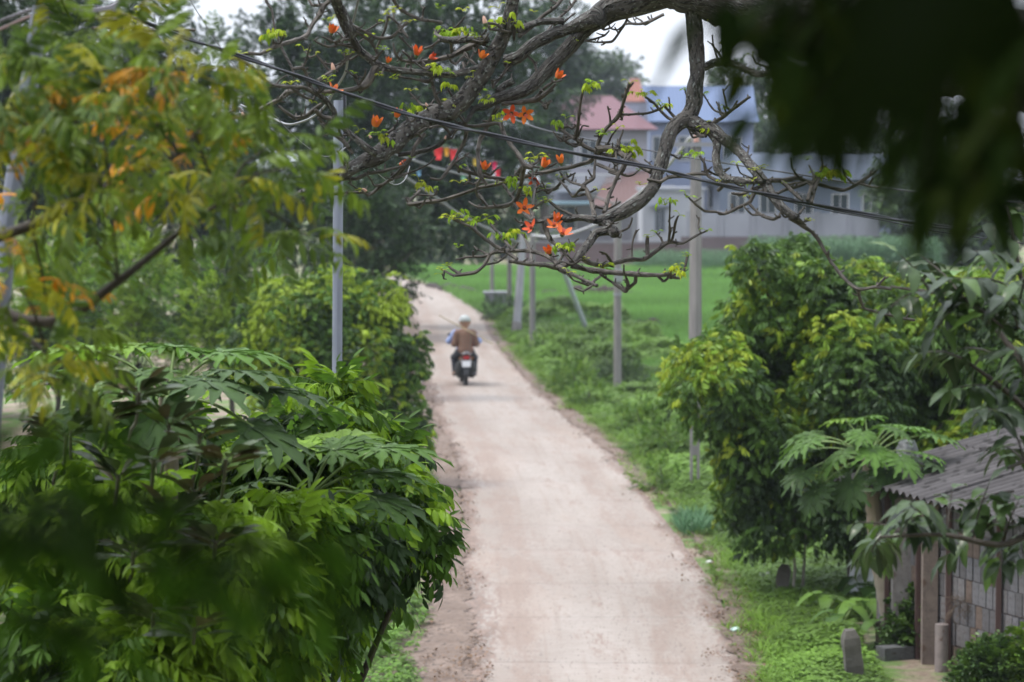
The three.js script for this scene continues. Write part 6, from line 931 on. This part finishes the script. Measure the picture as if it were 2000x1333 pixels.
// ---------- motorbike and riders ----------
{
  const at = G(909, 756), bike = thing('motorcycle', 'dark motorcycle ridden away along the lane with white number plate', 'motorcycle', at); bike.rotation.y = 0.09;   // heads away, -z
  const black = std(0.015, 0.015, 0.017, 0.35), rubber = std(0.02, 0.02, 0.02, 0.8), chrome = std(0.4, 0.4, 0.42, 0.3, { metalness: 0.8 }), grey = std(0.09, 0.09, 0.10, 0.5), plate = std(0.72, 0.73, 0.76, 0.5), redL = std(0.35, 0.015, 0.02, 0.25);
  const wheel = z => { const w = new THREE.Group(); w.name = 'wheel'; w.position.set(0, 0.29, z); bike.add(w); const ty = put('tyre', new THREE.TorusGeometry(0.235, 0.05, 10, 30), rubber, w); ty.rotation.y = Math.PI / 2; const rim = new MB(); for (let k = 0; k < 10; k++) { const a = k / 10 * 6.283; rim.tube([V(0, 0, 0), V(0, Math.cos(a) * 0.2, Math.sin(a) * 0.2)], 0.006, 4); } rim.build('rim', chrome, w); const hub = put('hub', new THREE.CylinderGeometry(0.05, 0.05, 0.14, 14), grey, w); hub.rotation.z = Math.PI / 2; };
  wheel(0.0); wheel(-1.22);
  const fend = new MB(), pf = []; for (let k = 0; k <= 10; k++) { const a = lerp(-0.15, 2.1, k / 10); pf.push(V(0, 0.29 + Math.sin(a) * 0.34, Math.cos(a) * 0.33)); } for (let k = 0; k < 10; k++) fend.quad(V(-0.075, pf[k].y, pf[k].z), V(0.075, pf[k].y, pf[k].z), V(0.06, pf[k + 1].y, pf[k + 1].z), V(-0.06, pf[k + 1].y, pf[k + 1].z)); fend.build('mudguard', std(0.015, 0.015, 0.017, 0.35, { side: THREE.DoubleSide }), bike);
  const body = new MB(); body.tube([V(0, 0.62, 0.22), V(0, 0.66, 0), V(0, 0.6, -0.4), V(0, 0.5, -0.75), V(0, 0.62, -1.0), V(0, 0.9, -1.05)], [0.09, 0.15, 0.16, 0.12, 0.12, 0.1], 12); body.build('bodywork', black, bike);
  const seat = new MB(); seat.tube([V(0, 0.79, 0.24), V(0, 0.8, 0.05), V(0, 0.78, -0.3), V(0, 0.77, -0.5)], [0.06, 0.115, 0.12, 0.08], 12); const se = seat.build('seat', std(0.02, 0.02, 0.02, 0.6), bike); se.scale.y = 1;
  const tl = new MB(); tl.box(0, 0.72, 0.31, 0.15, 0.075, 0.06).build('tail_light', redL, bike); new MB().box(0, 0.57, 0.345, 0.2, 0.145, 0.012).build('number_plate', plate, bike); new MB().box(0, 0.57, 0.335, 0.215, 0.16, 0.008).build('plate_frame', grey, bike);
  for (const s of [-1, 1]) { new MB().box(s * 0.14, 0.70, 0.27, 0.06, 0.045, 0.05).build('indicator', std(0.2, 0.08, 0.02, 0.3), bike); new MB().tube([V(s * 0.1, 0.27, -0.1), V(s * 0.13, 0.4, 0.12), V(s * 0.11, 0.66, 0.16)], 0.028, 8).build('shock_absorber', chrome, bike); new MB().tube([V(s * 0.08, 0.98, -0.95), V(s * 0.22, 1.03, -0.9), V(s * 0.33, 1.02, -0.8)], 0.015, 8).build('handlebar', grey, bike); const mir = put('mirror', new THREE.SphereGeometry(0.055, 12, 8), black, bike); mir.scale.set(1.1, 0.8, 0.35); mir.position.set(s * 0.31, 1.2, -0.85); new MB().tube([V(s * 0.28, 1.03, -0.86), V(s * 0.31, 1.18, -0.86)], 0.006, 5).build('mirror_stem', grey, bike); new MB().tube([V(s * 0.1, 0.3, -0.5), V(s * 0.24, 0.3, -0.5)], 0.013, 6).build('footrest', grey, bike); new MB().tube([V(s * 0.06, 0.29, 0), V(s * 0.08, 0.4, -0.55)], 0.025, 6).build('swing_arm', grey, bike); new MB().tube([V(s * 0.06, 0.29, -1.22), V(s * 0.07, 0.95, -0.98)], 0.025, 8).build('fork', chrome, bike); }
  new MB().tube([V(0.1, 0.28, -0.6), V(0.17, 0.26, -0.2), V(0.2, 0.33, 0.18)], [0.028, 0.05, 0.058], 12).build('exhaust', grey, bike); new MB().box(0, 0.33, -0.5, 0.26, 0.26, 0.42).build('engine', grey, bike); new MB().tube([V(-0.12, 0.8, 0.3), V(0, 0.84, 0.36), V(0.12, 0.8, 0.3)], 0.012, 6).build('grab_rail', chrome, bike);
  for (const s of [-1, 1]) { const g = new MB(); g.tube([V(s * 0.16, 0.6, 0.12), V(s * 0.17, 0.42, 0.1), V(s * 0.13, 0.24, 0.06)], [0.06, 0.105, 0.075], 9).build('saddle_bag', std(0.03, 0.032, 0.03, 0.8), bike); }

  // people: tapered limbs blended into one surface
  function blend(bones, half, centre, res, k = 0.05) {
    const mc = new MarchingCubes(res, new THREE.MeshBasicMaterial(), false, false, 120000), n = mc.size, h = mc.halfsize, p = V(), ab = V(), ap = V(); mc.isolation = 0;
    for (let z = 0; z < n; z++) for (let y = 0; y < n; y++) for (let x = 0; x < n; x++) {
      p.set((x - h) / h * half + centre.x, (y - h) / h * half + centre.y, (z - h) / h * half + centre.z); let e = 0, best = 9;
      for (const [a, b, r0, r1] of bones) { ab.subVectors(b, a); ap.subVectors(p, a); const t = clamp(ap.dot(ab) / Math.max(1e-9, ab.lengthSq()), 0, 1), d = ap.addScaledVector(ab, -t).length() - lerp(r0, r1, t); best = Math.min(best, d); e += Math.exp(-d / (k * 0.35)); }
      mc.field[x + y * n + z * n * n] = best > 0.2 ? -best : Math.log(Math.max(1e-30, e)) * k * 0.35;
    }
    mc.update(); const g = new THREE.BufferGeometry(), cnt = mc.count; g.setAttribute('position', new THREE.BufferAttribute(mc.positionArray.slice(0, cnt * 3), 3)); g.setAttribute('normal', new THREE.BufferAttribute(mc.normalArray.slice(0, cnt * 3), 3)); g.scale(half, half, half); g.translate(centre.x, centre.y, centre.z); return g;
  }
  const skin = std(0.30, 0.17, 0.115, 0.6), trouser = std(0.016, 0.018, 0.026, 0.85);
  const plaid = new THREE.MeshStandardMaterial({ roughness: 0.9, map: tex(128, 128, (u, v) => { const a = Math.sin(u * 12.566) > 0.3 ? 1 : 0, b = Math.sin(v * 12.566) > 0.3 ? 1 : 0; return mixc(mixc([0.13, 0.085, 0.055], [0.2, 0.055, 0.04], a * 0.7), [0.07, 0.06, 0.045], b * 0.6); }, [0.16, 0.16]) });
  const helmetGeo = (() => { const g = new THREE.SphereGeometry(0.125, 20, 12, 0, 6.283, 0, 1.75); g.scale(1, 1.02, 1.12); return g; })();
  function person(label, z, hipY, shoulder, shirtMat, helmetCol, arms, legs, pos) {
    const t = thing('person', label, 'person', at); t.rotation.y = bike.rotation.y;
    const hip = V(0, hipY, z), chest = V(0, hipY + 0.33, z - 0.07), neck = V(0, hipY + 0.52, z - 0.09), head = V(0.01, hipY + 0.66, z - 0.11);
    const torso = [[hip, chest, 0.145, 0.15], [V(-0.1, hipY + 0.41, z - 0.08), V(0.1, hipY + 0.41, z - 0.08), 0.085, 0.085], [V(-0.085, hipY, z), V(0.085, hipY, z), 0.1, 0.1]], arm = [], leg = [], hands = [], feet = [];
    for (const s of [-1, 1]) {
      const sh = V(s * shoulder, hipY + 0.42, z - 0.08), el = V(s * arms[0][0], arms[0][1], arms[0][2]), wr = V(s * arms[1][0], arms[1][1], arms[1][2]); arm.push([sh, el, 0.062, 0.046], [el, wr, 0.045, 0.03]);
      const dir = wr.clone().sub(el).normalize(); hands.push([wr, wr.clone().addScaledVector(dir, 0.05), 0.032, 0.034]); for (let f = 0; f < 4; f++) { const b = wr.clone().addScaledVector(dir, 0.06).add(V(0, 0.03 - f * 0.02, 0)), m = b.clone().addScaledVector(dir, 0.035), e = m.clone().add(V(-s * 0.025, -0.012, 0.012)); hands.push([b, m, 0.01, 0.009], [m, e, 0.009, 0.008]); } hands.push([wr.clone().addScaledVector(dir, 0.02), wr.clone().addScaledVector(dir, 0.05).add(V(-s * 0.035, 0.01, 0)), 0.012, 0.009]);
      const hp = V(s * 0.1, hipY - 0.01, z - 0.02), kn = V(s * legs[0][0], legs[0][1], legs[0][2]), an = V(s * legs[1][0], legs[1][1], legs[1][2]); leg.push([hp, kn, 0.098, 0.065], [kn, an, 0.066, 0.045]); feet.push([an, an.clone().add(V(s * 0.01, -0.05, -0.04)), 0.042, 0.04], [an.clone().add(V(0, -0.055, 0.05)), an.clone().add(V(s * 0.02, -0.06, -0.15)), 0.038, 0.032]);
    }
    const skull = [[neck, head, 0.058, 0.06], [head, head.clone().add(V(0, 0.06, 0.01)), 0.098, 0.1], [head.clone().add(V(0, -0.03, -0.06)), head.clone().add(V(0, -0.06, -0.075)), 0.055, 0.04], [head.clone().add(V(0, 0, -0.09)), head.clone().add(V(0, -0.02, -0.118)), 0.015, 0.014], [head.clone().add(V(-0.1, 0, 0)), head.clone().add(V(-0.105, 0.02, 0.01)), 0.018, 0.02], [head.clone().add(V(0.1, 0, 0)), head.clone().add(V(0.105, 0.02, 0.01)), 0.018, 0.02]];
    const c = V(0, hipY + 0.1, z - 0.2), body = put('body', blend([...torso, ...arm, ...hands, ...leg, ...feet, ...skull], 0.86, c, 88), skin, t), up = (l, q) => l.map(([a, b, r0, r1]) => [a, b, r0 + q, r1 + q]);
    const sg = blend([...up(torso, 0.018), ...up(arm.map(([a, b, r0, r1], i) => i % 2 ? [a, a.clone().lerp(b, 0.75), r0, lerp(r0, r1, 0.75)] : [a, b, r0, r1]), 0.016)], 0.6, V(0, hipY + 0.25, z - 0.15), 72); const q = sg.attributes.position, uv = new Float32Array(q.count * 2); for (let k = 0; k < q.count; k++) { uv[k * 2] = q.getX(k) + q.getZ(k) * 0.3; uv[k * 2 + 1] = q.getY(k); } sg.setAttribute('uv', new THREE.BufferAttribute(uv, 2)); put('shirt', sg, shirtMat, t);
    put('trousers', blend([...up([[V(-0.085, hipY - 0.02, z), V(0.085, hipY - 0.02, z), 0.1, 0.1], ...leg], 0.014)], 0.62, V(0, hipY - 0.2, z - 0.15), 72), trouser, t);
    put('shoes', blend(up(feet, 0.007), 0.45, V(0, legs[1][1] - 0.05, legs[1][2]), 56, 0.02), std(0.05, 0.04, 0.035, 0.7), t);
    const he = put('helmet', helmetGeo, std(...helmetCol, 0.4), t); he.position.copy(head).add(V(0, 0.055, 0.005)); he.rotation.x = -0.1;
  }
  person('motorcycle rider in a light blue shirt and helmet holding the handlebar', -0.36, 0.84, 0.215, std(0.24, 0.30, 0.52, 0.85), [0.4, 0.42, 0.45], [[0.36, 1.06, -0.5], [0.3, 1.03, -0.74]], [[0.2, 0.66, -0.78], [0.2, 0.34, -0.6]]);
  person('motorcycle passenger in a brown plaid shirt and grey helmet', 0.02, 0.86, 0.2, plaid, [0.25, 0.27, 0.26], [[0.27, 1.02, -0.02], [0.17, 0.98, -0.2]], [[0.24, 0.68, -0.38], [0.24, 0.34, -0.26]]);
  const A = U(857, 616, 67.6), B = U(962, 672, 68.4), rod = thing('bamboo_rod', 'long thin bamboo rod carried slantwise by the motorcycle riders', 'rod', A.clone().lerp(B, 0.5)); new MB().tube([A.clone().sub(rod.position), B.clone().sub(rod.position)], [0.012, 0.016], 7).build('shaft', std(0.42, 0.34, 0.2, 0.7), rod);
}

// ---------- haze, shadows, picture ----------
scene.fog = new THREE.FogExp2(new THREE.Color(0.80, 0.88, 1.0), 0.00028);
scene.traverse(o => { if (o.isMesh) { o.castShadow = true; o.receiveShadow = true; } });
renderer.render(scene, camera);
